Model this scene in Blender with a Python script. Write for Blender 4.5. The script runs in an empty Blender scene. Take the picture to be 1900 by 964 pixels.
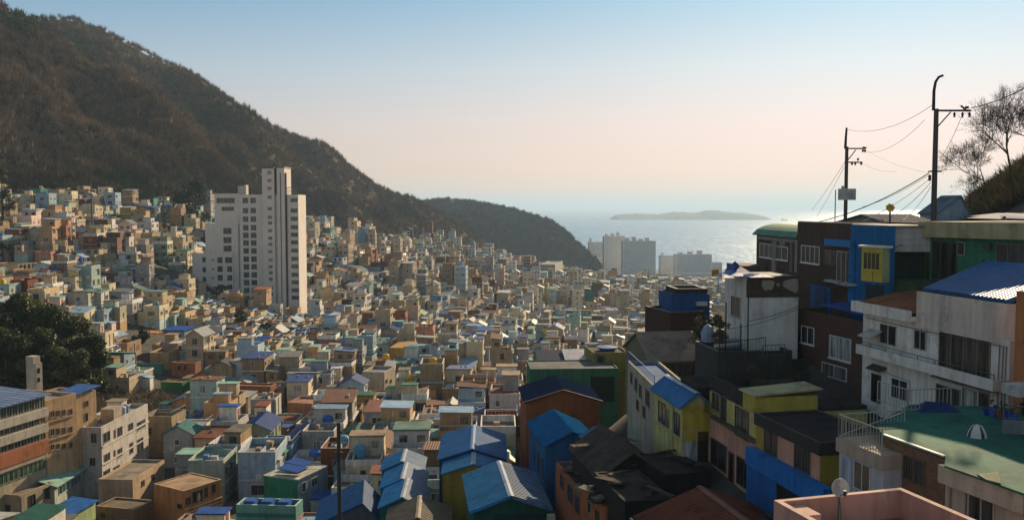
import bpy, bmesh, math, random
import numpy as np
from mathutils import Vector, Matrix
from mathutils.bvhtree import BVHTree

S = bpy.context.scene
COL = S.collection
R = math.radians
# ------------------------------------------------------------------ camera
F, CU, CV, V0, CZ = 1714.0, 950.0, 482.0, 384.0, 100.0      # focal length in photo pixels, picture centre, horizon row, eye height above the sea
PITCH = math.atan((CV - V0) / F)
cp, sp = math.cos(PITCH), math.sin(PITCH)
cam_d = bpy.data.cameras.new('camera'); cam = bpy.data.objects.new('camera', cam_d); COL.objects.link(cam)
cam_d.sensor_width = 36; cam_d.lens = 36 * F / 1900; cam_d.clip_start = 0.5; cam_d.clip_end = 200000
cam.location = (0, 0, CZ); cam.rotation_euler = (R(90) - PITCH, 0, 0)
S.camera = cam
# ------------------------------------------------------------------ sky, sun, exposure
SUN_AZ, SUN_EL = 25.5, 21.0                                  # degrees to the right of the view, degrees above the horizon
w = bpy.data.worlds.new('World'); S.world = w; w.use_nodes = True
nt = w.node_tree; N = nt.nodes; L = nt.links
bg = N['Background']; bg.inputs['Strength'].default_value = 0.085
sky = N.new('ShaderNodeTexSky'); sky.sky_type = 'NISHITA'; sky.sun_disc = False
sky.sun_elevation = R(SUN_EL); sky.sun_rotation = R(SUN_AZ); sky.altitude = 100; sky.air_density = 1.0; sky.dust_density = 1.2; sky.ozone_density = 2.0
geo = N.new('ShaderNodeTexCoord'); sep = N.new('ShaderNodeSeparateXYZ'); L.new(geo.outputs['Generated'], sep.inputs[0])
ramp = N.new('ShaderNodeValToRGB'); L.new(sep.outputs['Z'], ramp.inputs[0])
e = ramp.color_ramp.elements
e[0].position = 0.0; e[0].color = (0.66, 0.485, 0.43, 1)
e[1].position = 1.0; e[1].color = (0.56, 0.50, 0.44, 1)
for p_, c_ in ((0.045, (0.65, 0.50, 0.465, 1)), (0.09, (0.62, 0.53, 0.525, 1)), (0.145, (0.50, 0.54, 0.575, 1)), (0.22, (0.29, 0.45, 0.57, 1)), (0.30, (0.34, 0.42, 0.49, 1)), (0.45, (0.50, 0.47, 0.45, 1))):
    k = e.new(p_); k.color = c_
mul = N.new('ShaderNodeMixRGB'); mul.blend_type = 'MULTIPLY'; mul.inputs[0].default_value = 1
# soft shoulder on the physically bright sky round the sun: c / (1 + SK c), then the dusk tint by elevation
SK = 0.16
sc_ = N.new('ShaderNodeVectorMath'); sc_.operation = 'MULTIPLY_ADD'; sc_.inputs[1].default_value = (SK,) * 3; sc_.inputs[2].default_value = (1, 1, 1); L.new(sky.outputs[0], sc_.inputs[0])
dv = N.new('ShaderNodeVectorMath'); dv.operation = 'DIVIDE'; L.new(sky.outputs[0], dv.inputs[0]); L.new(sc_.outputs[0], dv.inputs[1])
bo = N.new('ShaderNodeVectorMath'); bo.operation = 'SCALE'; bo.inputs['Scale'].default_value = 2.68; L.new(dv.outputs[0], bo.inputs[0])
L.new(bo.outputs[0], mul.inputs[1]); L.new(ramp.outputs[0], mul.inputs[2]); 
# sky behind the camera brightened and warmed, added to fill the shaded facades
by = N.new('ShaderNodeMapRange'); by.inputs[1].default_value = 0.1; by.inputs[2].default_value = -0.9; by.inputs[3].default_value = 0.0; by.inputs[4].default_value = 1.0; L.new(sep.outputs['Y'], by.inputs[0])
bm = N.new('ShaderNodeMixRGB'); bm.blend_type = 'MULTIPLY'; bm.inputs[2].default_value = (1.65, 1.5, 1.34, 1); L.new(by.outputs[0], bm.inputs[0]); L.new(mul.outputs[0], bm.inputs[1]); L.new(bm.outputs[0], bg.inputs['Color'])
sun_d = bpy.data.lights.new('sun', 'SUN'); sun = bpy.data.objects.new('sun', sun_d); COL.objects.link(sun)
sun_d.energy = 5.0; sun_d.angle = R(0.6); sun_d.color = (1.0, 0.77, 0.49)
sdir = Vector((math.sin(R(SUN_AZ)) * math.cos(R(SUN_EL)), math.cos(R(SUN_AZ)) * math.cos(R(SUN_EL)), math.sin(R(SUN_EL))))
sun.rotation_euler = sdir.to_track_quat('Z', 'Y').to_euler(); sun.location = (200, 300, 400)
S.view_settings.view_transform = 'Standard'; S.view_settings.look = 'None'; S.view_settings.gamma = 1.0
S.view_settings.exposure = 0.56; S.view_settings.use_curve_mapping = False
S.render.engine = 'CYCLES'
cy = S.cycles
cy.use_denoising = True; cy.max_bounces = 5; cy.diffuse_bounces = 2; cy.glossy_bounces = 2; cy.transmission_bounces = 2; cy.volume_bounces = 0
cy.transparent_max_bounces = 6; cy.sample_clamp_indirect = 4; cy.sample_clamp_direct = 0; cy.caustics_reflective = False; cy.caustics_refractive = False
HAZE = 1.15e-4
# ------------------------------------------------------------------ geometry helpers
def P(u, v, D):
    """world point seen at photo pixel (u, v), D metres in front of the camera"""
    xc, yc = (u - CU) / F, (CV - v) / F
    t = D / (cp + yc * sp)
    return Vector((xc * t, D, CZ + (-sp + yc * cp) * t))
def proj(p):
    x, y, z = p[0], p[1], p[2] - CZ
    zc = y * cp - z * sp
    return CU + F * x / zc, CV - F * (y * sp + z * cp) / zc, zc
def G3(u, D, z):
    return ((u - CU) / F * D, D, z)

class MB:
    """collects faces with a colour and a material each, links them as ONE mesh object"""
    def __init__(s): s.v = []; s.f = []; s.c = []; s.m = []; s.mats = []
    def mi(s, m):
        if m not in s.mats: s.mats.append(m)
        return s.mats.index(m)
    def poly(s, pts, col, m):
        n = len(s.v); s.v.extend([tuple(p) for p in pts]); s.f.append(list(range(n, n + len(pts)))); s.c.append(col); s.m.append(s.mi(m))
    def mesh(s, verts, faces, col, m):
        n = len(s.v); k = s.mi(m); s.v.extend([tuple(p) for p in verts])
        for f in faces: s.f.append([n + i for i in f]); s.c.append(col); s.m.append(k)
    def box(s, x0, x1, y0, y1, z0, z1, col, m, bottom=True, topcol=None, topm=None):
        vs = [(x0,y0,z0),(x1,y0,z0),(x1,y1,z0),(x0,y1,z0),(x0,y0,z1),(x1,y0,z1),(x1,y1,z1),(x0,y1,z1)]
        n = len(s.v); s.v.extend(vs); k = s.mi(m)
        fs = [(0,1,5,4),(1,2,6,5),(2,3,7,6),(3,0,4,7),(4,5,6,7)] + ([(3,2,1,0)] if bottom else [])
        for i, f in enumerate(fs):
            s.f.append([n + j for j in f])
            if i == 4 and topcol is not None: s.c.append(topcol); s.m.append(s.mi(topm or m))
            else: s.c.append(col); s.m.append(k)
    def ring(s, x0, x1, y0, y1, t, z0, z1, col, m, capcol=None):
        o = [(x0,y0),(x1,y0),(x1,y1),(x0,y1)]; i_ = [(x0+t,y0+t),(x1-t,y0+t),(x1-t,y1-t),(x0+t,y1-t)]
        vs = [(a,b,z0) for a,b in o] + [(a,b,z1) for a,b in o] + [(a,b,z0) for a,b in i_] + [(a,b,z1) for a,b in i_]
        n = len(s.v); s.v.extend(vs); k = s.mi(m)
        for j in range(4):
            q = (j + 1) % 4
            for f, c in (((j,q,4+q,4+j), col), ((8+q,8+j,12+j,12+q), col), ((4+j,4+q,12+q,12+j), capcol or col), ((q,j,8+j,8+q), col)):
                s.f.append([n + a for a in f]); s.c.append(c); s.m.append(k)
    def prism(s, poly, z0, z1, col, m, topcol=None, topm=None):
        k = len(poly); n = len(s.v); mm = s.mi(m)
        s.v.extend([(a, b, z0) for a, b in poly] + [(a, b, z1) for a, b in poly])
        for j in range(k):
            q = (j + 1) % k; s.f.append([n+j, n+q, n+k+q, n+k+j]); s.c.append(col); s.m.append(mm)
        s.f.append([n+k+j for j in range(k)]); s.c.append(topcol or col); s.m.append(s.mi(topm or m))
        s.f.append([n+j for j in reversed(range(k))]); s.c.append(col); s.m.append(mm)
    def slab(s, a, b, c, d, th, col, m, edge=None):
        """four-cornered sheet (any tilt) with thickness th below it"""
        a, b, c, d = Vector(a), Vector(b), Vector(c), Vector(d)
        nrm = (b - a).cross(d - a).normalized()
        if nrm.z < 0: nrm = -nrm
        lo = [p - nrm * th for p in (a, b, c, d)]; hi = [a, b, c, d]
        n = len(s.v); s.v.extend([tuple(p) for p in hi + lo]); k = s.mi(m)
        for f in ((0,1,2,3),(7,6,5,4)): s.f.append([n+i for i in f]); s.c.append(col); s.m.append(k)
        for j in range(4):
            q = (j+1) % 4; s.f.append([n+4+j, n+4+q, n+q, n+j]); s.c.append(edge or col); s.m.append(k)
    def corr(s, a, b, c, d, n, amp, col, m, th=0.06, col2=None):
        """corrugated sheet: n ribs counted from a to b, each running a to d"""
        a, b, c, d = Vector(a), Vector(b), Vector(c), Vector(d)
        nrm = (b - a).cross(d - a).normalized()
        if nrm.z < 0: nrm = -nrm
        base = len(s.v); k = s.mi(m); pts = []
        for i in range(n):
            for fr, up in ((0.0, 0), (0.35, 0), (0.5, 1), (0.85, 1)): pts.append(((i + fr) / n, up))
        pts.append((1.0, 0))
        for t, up in pts:
            for p, q in ((a, b), (d, c)): s.v.append(tuple(p.lerp(q, t) + nrm * (amp * up)))
        for i in range(len(pts) - 1):
            s.f.append([base+2*i, base+2*i+2, base+2*i+3, base+2*i+1]); s.c.append(col2 if (col2 and pts[i][1] == 0 and pts[i+1][1] == 0) else col); s.m.append(k)
        off = nrm * 0.004
        s.slab(a - off, b - off, c - off, d - off, th, col, m)
    def tube(s, p, q, r0, r1, col, m, n=6, caps=True):
        p, q = Vector(p), Vector(q); d = (q - p)
        if d.length < 1e-6: return
        d.normalize(); a = d.orthogonal().normalized(); b = d.cross(a)
        base = len(s.v); k = s.mi(m)
        for o, r in ((p, r0), (q, r1)):
            for i in range(n):
                t = 2 * math.pi * i / n; s.v.append(tuple(o + (a * math.cos(t) + b * math.sin(t)) * r))
        for i in range(n):
            j = (i + 1) % n; s.f.append([base+i, base+j, base+n+j, base+n+i]); s.c.append(col); s.m.append(k)
        if caps:
            s.f.append([base+n+i for i in range(n)]); s.c.append(col); s.m.append(k)
            s.f.append([base+i for i in reversed(range(n))]); s.c.append(col); s.m.append(k)
    def path(s, pts, r, col, m, n=5, r1=None):
        """one continuous tube along points"""
        pts = [Vector(p) for p in pts]; base = len(s.v); k = s.mi(m); ref = None
        for i, p in enumerate(pts):
            d = (pts[min(i+1, len(pts)-1)] - pts[max(i-1, 0)]).normalized()
            if ref is None: ref = d.orthogonal().normalized()
            a = (ref - d * ref.dot(d)).normalized(); ref = a; b = d.cross(a)
            rr = r if r1 is None else r + (r1 - r) * i / (len(pts) - 1)
            for j in range(n):
                t = 2 * math.pi * j / n; s.v.append(tuple(p + (a * math.cos(t) + b * math.sin(t)) * rr))
        for i in range(len(pts) - 1):
            for j in range(n):
                q = (j + 1) % n; s.f.append([base+i*n+j, base+i*n+q, base+(i+1)*n+q, base+(i+1)*n+j]); s.c.append(col); s.m.append(k)
        e_ = base + (len(pts) - 1) * n
        s.f.append([e_+j for j in range(n)]); s.c.append(col); s.m.append(k)
        s.f.append([base+j for j in reversed(range(n))]); s.c.append(col); s.m.append(k)
    def lathe(s, prof, cx, cy, z, col, m, n=14):
        base = len(s.v); k = s.mi(m)
        for r, h in prof:
            for j in range(n):
                t = 2 * math.pi * j / n; s.v.append((cx + r * math.cos(t), cy + r * math.sin(t), z + h))
        for i in range(len(prof) - 1):
            for j in range(n):
                q = (j + 1) % n; s.f.append([base+i*n+j, base+i*n+q, base+(i+1)*n+q, base+(i+1)*n+j]); s.c.append(col); s.m.append(k)
        e_ = base + (len(prof) - 1) * n
        s.f.append([e_+j for j in range(n)]); s.c.append(col); s.m.append(k)
    def data(s, name, smooth=False):
        me = bpy.data.meshes.new(name); me.from_pydata(s.v, [], s.f)
        for m in s.mats: me.materials.append(m)
        me.polygons.foreach_set('material_index', np.array(s.m, dtype=np.int32))
        at = me.attributes.new('Col', 'FLOAT_COLOR', 'CORNER')
        c = np.ones((len(s.f), 4), dtype=np.float32); c[:, :3] = np.array([tuple(x)[:3] for x in s.c], dtype=np.float32)
        c = np.repeat(c, [len(f) for f in s.f], axis=0)
        at.data.foreach_set('color', c.ravel())
        if smooth: me.polygons.foreach_set('use_smooth', np.ones(len(s.f), dtype=bool))
        me.update(); return me
    def build(s, name, parent=None, smooth=False):
        o = bpy.data.objects.new(name, s.data(name, smooth)); COL.objects.link(o)
        if parent is not None: o.parent = parent
        return o

def np_mesh(name, V, Fc, col, mat, parent=None, k=3, smooth=False):
    """big mesh from numpy arrays: V (n,3), Fc (m,k), col (m,3)"""
    me = bpy.data.meshes.new(name); m = len(Fc)
    me.vertices.add(len(V)); me.vertices.foreach_set('co', np.asarray(V, dtype=np.float32).ravel())
    me.loops.add(m * k); me.loops.foreach_set('vertex_index', np.asarray(Fc, dtype=np.int32).ravel())
    me.polygons.add(m); me.polygons.foreach_set('loop_start', np.arange(0, m * k, k, dtype=np.int32))
    at = me.attributes.new('Col', 'FLOAT_COLOR', 'CORNER')
    c = np.ones((m, 4), dtype=np.float32); c[:, :3] = col
    at.data.foreach_set('color', np.repeat(c, k, axis=0).ravel())
    me.materials.append(mat); me.update(calc_edges=True); me.validate()
    if smooth: me.polygons.foreach_set('use_smooth', np.ones(m, dtype=bool))
    o = bpy.data.objects.new(name, me); COL.objects.link(o)
    if parent is not None: o.parent = parent
    return o
def tag(o, label=None, cat=None, group=None, kind=None):
    if label: o['label'] = label
    if cat: o['category'] = cat
    if group: o['group'] = group
    if kind: o['kind'] = kind
    return o
def empty(name, loc, rz=0.0):
    o = bpy.data.objects.new(name, None); COL.objects.link(o); o.location = loc; o.rotation_euler = (0, 0, rz); o.empty_display_size = 0.3
    return o
# ------------------------------------------------------------------ materials
MATS = {}
def mat(name, rough=0.85, kind='plaster', spec=0.3, lo=0.7, hi=1.12, scale=0.6, streak=0.0, bump=0.0, bscale=8.0, patch=0.0):
    m = bpy.data.materials.new(name); m.use_nodes = True; t = m.node_tree; n = t.nodes; l = t.links
    b = n['Principled BSDF']; b.inputs['Roughness'].default_value = rough; b.inputs['Specular IOR Level'].default_value = spec
    at = n.new('ShaderNodeAttribute'); at.attribute_name = 'Col'
    g = n.new('ShaderNodeNewGeometry')
    nz = n.new('ShaderNodeTexNoise'); nz.inputs['Scale'].default_value = scale; nz.inputs['Detail'].default_value = 6; nz.inputs['Roughness'].default_value = 0.65
    l.new(g.outputs['Position'], nz.inputs['Vector'])
    mr = n.new('ShaderNodeMapRange'); mr.inputs[1].default_value = 0.3; mr.inputs[2].default_value = 0.7; mr.inputs[3].default_value = lo; mr.inputs[4].default_value = hi
    l.new(nz.outputs[0], mr.inputs[0])
    fac = mr.outputs[0]
    if streak > 0:
        mp = n.new('ShaderNodeMapping'); mp.inputs['Scale'].default_value = (1.6, 1.6, 0.16); l.new(g.outputs['Position'], mp.inputs['Vector'])
        n2 = n.new('ShaderNodeTexNoise'); n2.inputs['Scale'].default_value = 1.4; n2.inputs['Detail'].default_value = 5; l.new(mp.outputs[0], n2.inputs['Vector'])
        m2 = n.new('ShaderNodeMapRange'); m2.inputs[1].default_value = 0.42; m2.inputs[2].default_value = 0.62; m2.inputs[3].default_value = 1.0; m2.inputs[4].default_value = 1 - streak
        l.new(n2.outputs[0], m2.inputs[0])
        mm = n.new('ShaderNodeMath'); mm.operation = 'MULTIPLY'; l.new(fac, mm.inputs[0]); l.new(m2.outputs[0], mm.inputs[1]); fac = mm.outputs[0]
    if patch > 0:
        n4 = n.new('ShaderNodeTexNoise'); n4.inputs['Scale'].default_value = 0.8; n4.inputs['Detail'].default_value = 9; n4.inputs['Roughness'].default_value = .7; l.new(g.outputs['Position'], n4.inputs['Vector'])
        m4 = n.new('ShaderNodeMapRange'); m4.inputs[1].default_value = .56; m4.inputs[2].default_value = .60; m4.inputs[3].default_value = 1.0; m4.inputs[4].default_value = 1 - patch; l.new(n4.outputs[0], m4.inputs[0])
        mm = n.new('ShaderNodeMath'); mm.operation = 'MULTIPLY'; l.new(fac, mm.inputs[0]); l.new(m4.outputs[0], mm.inputs[1]); fac = mm.outputs[0]
    vm = n.new('ShaderNodeVectorMath'); vm.operation = 'SCALE'; l.new(at.outputs['Color'], vm.inputs[0]); l.new(fac, vm.inputs['Scale'])
    l.new(vm.outputs[0], b.inputs['Base Color'])
    if bump > 0:
        n3 = n.new('ShaderNodeTexNoise'); n3.inputs['Scale'].default_value = bscale; n3.inputs['Detail'].default_value = 4; l.new(g.outputs['Position'], n3.inputs['Vector'])
        bp = n.new('ShaderNodeBump'); bp.inputs['Strength'].default_value = bump; bp.inputs['Distance'].default_value = 0.1
        l.new(n3.outputs[0], bp.inputs['Height']); l.new(bp.outputs[0], b.inputs['Normal'])
    MATS[name] = m; return m
M_WALL = mat('painted_plaster', 0.9, lo=0.78, hi=1.08, scale=0.55, streak=0.2, bump=0.12, bscale=5, patch=.22)
M_ROOF = mat('roof_coating', 0.85, spec=.15, lo=0.5, hi=1.2, scale=0.5, bump=0.15, bscale=3, patch=.3)
M_METAL = mat('painted_metal_sheet', 0.55, spec=0.13, lo=0.66, hi=1.15, scale=0.9, patch=.25)
M_MATTE = mat('matte_painted_sheet', 1.0, spec=0.0, lo=0.7, hi=1.2, scale=0.9)
M_GLOSS = mat('glossy_ribbed_sheet', 0.45, spec=0.35, lo=0.75, hi=1.15, scale=0.9)
M_TARP = mat('tarpaulin', 0.6, spec=0.2, lo=0.7, hi=1.2, scale=1.4, bump=0.5, bscale=1.6)
M_TRIM = mat('trim', 0.6, lo=0.85, hi=1.08, scale=2.0)
M_DARK = mat('old_tar_roofing', 0.9, spec=0.12, lo=0.45, hi=1.5, scale=0.9, bump=0.5, bscale=2.5)
M_BARK = mat('bark', 0.9, lo=0.6, hi=1.2, scale=3)
M_TWIG = mat('bare_twigs', 0.95, spec=0.1, lo=0.75, hi=1.2, scale=0.05)
M_WIRE = mat('cable_rubber', 0.7, lo=0.9, hi=1.1)
def glass_mat():
    m = bpy.data.materials.new('window_glass'); m.use_nodes = True; n = m.node_tree.nodes; l = m.node_tree.links; b = n['Principled BSDF']
    at = n.new('ShaderNodeAttribute'); at.attribute_name = 'Col'; g = n.new('ShaderNodeNewGeometry')
    mp = n.new('ShaderNodeMapping'); mp.inputs['Scale'].default_value = (2.2, 2.2, 0.25); l.new(g.outputs['Position'], mp.inputs[0])
    nz = n.new('ShaderNodeTexNoise'); nz.inputs['Scale'].default_value = 1.5; l.new(mp.outputs[0], nz.inputs['Vector'])
    mr = n.new('ShaderNodeMapRange'); mr.inputs[1].default_value = .35; mr.inputs[2].default_value = .65; mr.inputs[3].default_value = .4; mr.inputs[4].default_value = 1.7; l.new(nz.outputs[0], mr.inputs[0])
    vm = n.new('ShaderNodeVectorMath'); vm.operation = 'SCALE'; l.new(at.outputs['Color'], vm.inputs[0]); l.new(mr.outputs[0], vm.inputs['Scale'])
    l.new(vm.outputs[0], b.inputs['Base Color']); b.inputs['Roughness'].default_value = 0.12; b.inputs['Specular IOR Level'].default_value = 0.45
    return m
M_GLASS = glass_mat()
def brick_mat():
    m = bpy.data.materials.new('brick'); m.use_nodes = True; n = m.node_tree.nodes; l = m.node_tree.links; b = n['Principled BSDF']
    at = n.new('ShaderNodeAttribute'); at.attribute_name = 'Col'; g = n.new('ShaderNodeTexCoord')
    s_ = n.new('ShaderNodeSeparateXYZ'); l.new(g.outputs['Object'], s_.inputs[0])
    ad = n.new('ShaderNodeMath'); l.new(s_.outputs[0], ad.inputs[0]); l.new(s_.outputs[1], ad.inputs[1])
    cb = n.new('ShaderNodeCombineXYZ'); l.new(ad.outputs[0], cb.inputs[0]); l.new(s_.outputs[2], cb.inputs[1])
    br = n.new('ShaderNodeTexBrick'); br.inputs['Scale'].default_value = 1.0; br.inputs['Brick Width'].default_value = 0.22; br.inputs['Row Height'].default_value = 0.075; br.inputs['Mortar Size'].default_value = 0.008
    l.new(cb.outputs[0], br.inputs['Vector'])
    br.inputs['Color1'].default_value = (1, 1, 1, 1); br.inputs['Color2'].default_value = (.55, .5, .5, 1); br.inputs['Mortar'].default_value = (1.1, 1.15, 1.2, 1)
    mx = n.new('ShaderNodeMixRGB'); mx.blend_type = 'MULTIPLY'; mx.inputs[0].default_value = 1; l.new(at.outputs['Color'], mx.inputs[1]); l.new(br.outputs[0], mx.inputs[2])
    l.new(mx.outputs[0], b.inputs['Base Color']); b.inputs['Roughness'].default_value = .9
    bp = n.new('ShaderNodeBump'); bp.inputs['Strength'].default_value = .4; bp.inputs['Distance'].default_value = .02; l.new(br.outputs['Fac'], bp.inputs['Height']); bp.invert = True; l.new(bp.outputs[0], b.inputs['Normal'])
    return m
M_BRICK = brick_mat()
def leaf_mat(name='leaves'):
    m = bpy.data.materials.new(name); m.use_nodes = True; n = m.node_tree.nodes; l = m.node_tree.links; b = n['Principled BSDF']
    at = n.new('ShaderNodeAttribute'); at.attribute_name = 'Col'
    l.new(at.outputs['Color'], b.inputs['Base Color']); b.inputs['Roughness'].default_value = 0.6; b.inputs['Specular IOR Level'].default_value = .3
    tr = n.new('ShaderNodeBsdfTranslucent'); l.new(at.outputs['Color'], tr.inputs[0])
    ms = n.new('ShaderNodeMixShader'); ms.inputs[0].default_value = .35; l.new(b.outputs[0], ms.inputs[1]); l.new(tr.outputs[0], ms.inputs[2])
    l.new(ms.outputs[0], n['Material Output'].inputs[0]); return m
M_LEAF = leaf_mat()
def c3(h):
    """sRGB hex to linear"""
    r_ = [int(h[i:i+2], 16) / 255 for i in (0, 2, 4)]
    return tuple(x / 12.92 if x <= .04045 else ((x + .055) / 1.055) ** 2.4 for x in r_)
from mathutils import noise as mnoise
rng = np.random.default_rng(7)
# ------------------------------------------------------------------ terrain of the valley
TP = [  # photo column, distance, height against the eye
 (950,68,-27),(1250,62,-18.5),(1400,52,-17.5),(1550,40,-15),(1450,30,-14),(1900,28,-12.5),(1700,50,-13.5),(1600,58,-12),(1850,45,-12.5),(1420,64,-11),(1550,66,-8.5),
 (1750,66,-5),(1900,75,-2),(1250,88,-15),(1330,110,-22),(1900,100,5.2),(1835,97,2.0),(2100,100,10),(2100,60,1),(2200,30,-6),(1650,100,-7),(1500,110,-18),(1400,200,-45),(1700,200,-38),(1900,200,-22),
 (1900,400,-50),(1600,400,-62),(950,110,-32.5),(1100,80,-24),(1000,100,-30),(1100,110,-30),(850,85,-29),(700,85,-32),(600,90,-34),(300,100,-37),(0,100,-36),(-300,100,-34),(0,60,-34),
 (400,50,-33),(950,40,-25),(1300,30,-17),(950,10,-12),(950,-40,-5),(400,-40,-20),(1500,-40,0),(200,120,-38),(0,130,-36),(100,170,-33),(100,220,-27),(100,300,-15),(100,380,-4),
 (250,420,-3),(350,440,-4),(-200,300,-5),(-250,400,8),(300,240,-32),(300,320,-20),(460,330,-39),(560,330,-40),(400,200,-38),(600,160,-38),(700,165,-38),(700,260,-40),(700,400,-41),
 (620,600,-19),(640,500,-30),(780,780,-25),(900,880,-50),(900,700,-68),(900,330,-49),(900,200,-40),(1100,300,-46),(1100,650,-69),(1100,1050,-84),(1200,1150,-90),(1350,1300,-94),
 (1000,1300,-90),(1100,1500,-99),(1400,1420,-99),(1400,1620,-108),(900,1900,-108),(1800,1620,-110),(1600,1300,-97),(1900,1300,-97),(1600,800,-80),(1200,500,-63),(1200,250,-46),(1500,300,-53),(1900,800,-80)]
tp = np.array([G3(*a) for a in TP]); tx = tp[:, :2] / 100.0
def _phi(d): return d
A_ = np.zeros((len(tp) + 3, len(tp) + 3)); dd = np.linalg.norm(tx[:, None] - tx[None], axis=2)
A_[:len(tp), :len(tp)] = _phi(dd) - np.eye(len(tp)) * 0.02; A_[:len(tp), len(tp)] = 1; A_[:len(tp), len(tp)+1:] = tx
A_[len(tp), :len(tp)] = 1; A_[len(tp)+1:, :len(tp)] = tx.T
W_ = np.linalg.solve(A_, np.concatenate([tp[:, 2], np.zeros(3)]))
def ground_np(x, y):
    q = np.stack([np.asarray(x, float), np.asarray(y, float)], -1) / 100.0; sh = q.shape[:-1]; q = q.reshape(-1, 2); out = np.empty(len(q))
    for i in range(0, len(q), 4000):
        k = q[i:i+4000]; d = np.linalg.norm(k[:, None] - tx[None], axis=2)
        out[i:i+4000] = _phi(d) @ W_[:len(tp)] + W_[len(tp)] + k @ W_[len(tp)+1:]
    return (out.reshape(sh)) + CZ
def ground(x, y): return float(ground_np(np.array([x]), np.array([y]))[0])

ys = np.concatenate([np.linspace(-60, 20, 9), np.geomspace(24, 1900, 170)])
ss = np.linspace(-1, 1, 150)
YY, SS_ = np.meshgrid(ys, ss, indexing='ij'); XX = SS_ * (90 + 0.95 * np.maximum(YY, 0))
ZZ = ground_np(XX, YY)
def grid_faces(a, b):
    i, j = np.meshgrid(np.arange(a - 1), np.arange(b - 1), indexing='ij'); k = (i * b + j).ravel()
    return np.stack([k, k + 1, k + b + 1, k + b], 1)
def ground_material():
    m = mat('earth_and_concrete', 0.95, lo=0.45, hi=1.3, scale=0.25, bump=0.3, bscale=1.2); return m
gf = grid_faces(len(ys), len(ss))
terrain = np_mesh('ground', np.stack([XX, YY, ZZ], -1).reshape(-1, 3), gf, (0.07, 0.062, 0.052), ground_material(), k=4, smooth=True)
tag(terrain, 'sloping ground of the valley under the houses', kind='structure')

# ------------------------------------------------------------------ sea
def sea():
    m = bpy.data.materials.new('sea_water'); m.use_nodes = True; n = m.node_tree.nodes; l = m.node_tree.links; b = n['Principled BSDF']
    b.inputs['Base Color'].default_value = (0.045, 0.20, 0.37, 1); b.inputs['Specular IOR Level'].default_value = 0.42; b.inputs['Roughness'].default_value = 0.27; b.inputs['IOR'].default_value = 1.333
    g = n.new('ShaderNodeNewGeometry'); mp = n.new('ShaderNodeMapping'); mp.inputs['Scale'].default_value = (0.045, 0.016, 1); l.new(g.outputs['Position'], mp.inputs[0])
    nz = n.new('ShaderNodeTexNoise'); nz.inputs['Scale'].default_value = 1.0; nz.inputs['Detail'].default_value = 7; nz.inputs['Roughness'].default_value = .6; l.new(mp.outputs[0], nz.inputs['Vector'])
    bp = n.new('ShaderNodeBump'); bp.inputs['Strength'].default_value = 1.0; bp.inputs['Distance'].default_value = 4; l.new(nz.outputs[0], bp.inputs['Height']); l.new(bp.outputs[0], b.inputs['Normal'])
    n2 = n.new('ShaderNodeTexNoise'); n2.inputs['Scale'].default_value = .25; n2.inputs['Detail'].default_value = 4; l.new(mp.outputs[0], n2.inputs['Vector'])
    mr = n.new('ShaderNodeMapRange'); mr.inputs[1].default_value = .35; mr.inputs[2].default_value = .65; mr.inputs[3].default_value = .26; mr.inputs[4].default_value = .38; l.new(n2.outputs[0], mr.inputs[0]); l.new(mr.outputs[0], b.inputs['Roughness'])
    yy = np.concatenate([[900.0], np.geomspace(1200, 60000, 40)]); xx = np.linspace(-1, 1, 30)
    A, B = np.meshgrid(yy, xx, indexing='ij')
    V = np.stack([B * (3000 + A * 1.2), A, np.zeros_like(A)], -1).reshape(-1, 3)
    o = np_mesh('sea', V, grid_faces(len(yy), len(xx)), (1, 1, 1), m, k=4); tag(o, 'calm blue sea glittering in the low sun', kind='structure')
sea()

# ------------------------------------------------------------------ hills
def lerp_poly(poly, n):
    p = np.array([tuple(P(*q)) for q in poly]); seg = np.linspace(0, len(p) - 1, n); i = np.minimum(seg.astype(int), len(p) - 2); f = (seg - i)[:, None]
    return p[i] * (1 - f) + p[i + 1] * f
def smooth_rows(a, k):
    for _ in range(k): a[1:-1] = (a[:-2] + 2 * a[1:-1] + a[2:]) / 4
    return a
def hill(name, ridge, foot, n, m_, bulge, amp, drop, back, col, mt, label, seed, ns=0.012):
    r_ = smooth_rows(lerp_poly(ridge, n), 3); f_ = smooth_rows(lerp_poly(foot, n), 6); r_[:, 2] -= drop
    f_[:, 2] -= 4
    rows = []
    for j in range(m_):
        t = j / (m_ - 1); q = f_ * (1 - t) + r_ * t
        q[:, 2] += bulge * math.sin(math.pi * t) * np.clip((r_[:, 2] - f_[:, 2]) / 60, 0, 1)
        for i in range(n):
            v = Vector((q[i, 0] * ns, q[i, 1] * ns, seed))
            d = mnoise.fractal(v, 1.0, 2.0, 5) * amp * min(1, 4 * t) * (1.0 - 0.75 * max(0, t - .75) * 4) * min(1.0, (r_[i, 2] - f_[i, 2]) / 40 + .1)
            q[i, 2] += d; q[i, 1] -= d * .5
        rows.append(q)
    for k, (dy, dz) in enumerate(((10, -2), (back * .4, -.35), (back, -1))):
        q = r_.copy(); q[:, 1] += dy
        q[:, 2] = r_[:, 2] + (dz if k == 0 else dz * (r_[:, 2] - (f_[:, 2] - 15)))
        rows.append(q)
    V = np.array(rows); gfc = grid_faces(len(rows), n)
    o = np_mesh(name, V.reshape(-1, 3), gfc, col, mt, k=4, smooth=True); tag(o, label, kind='structure')
    return V
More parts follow.
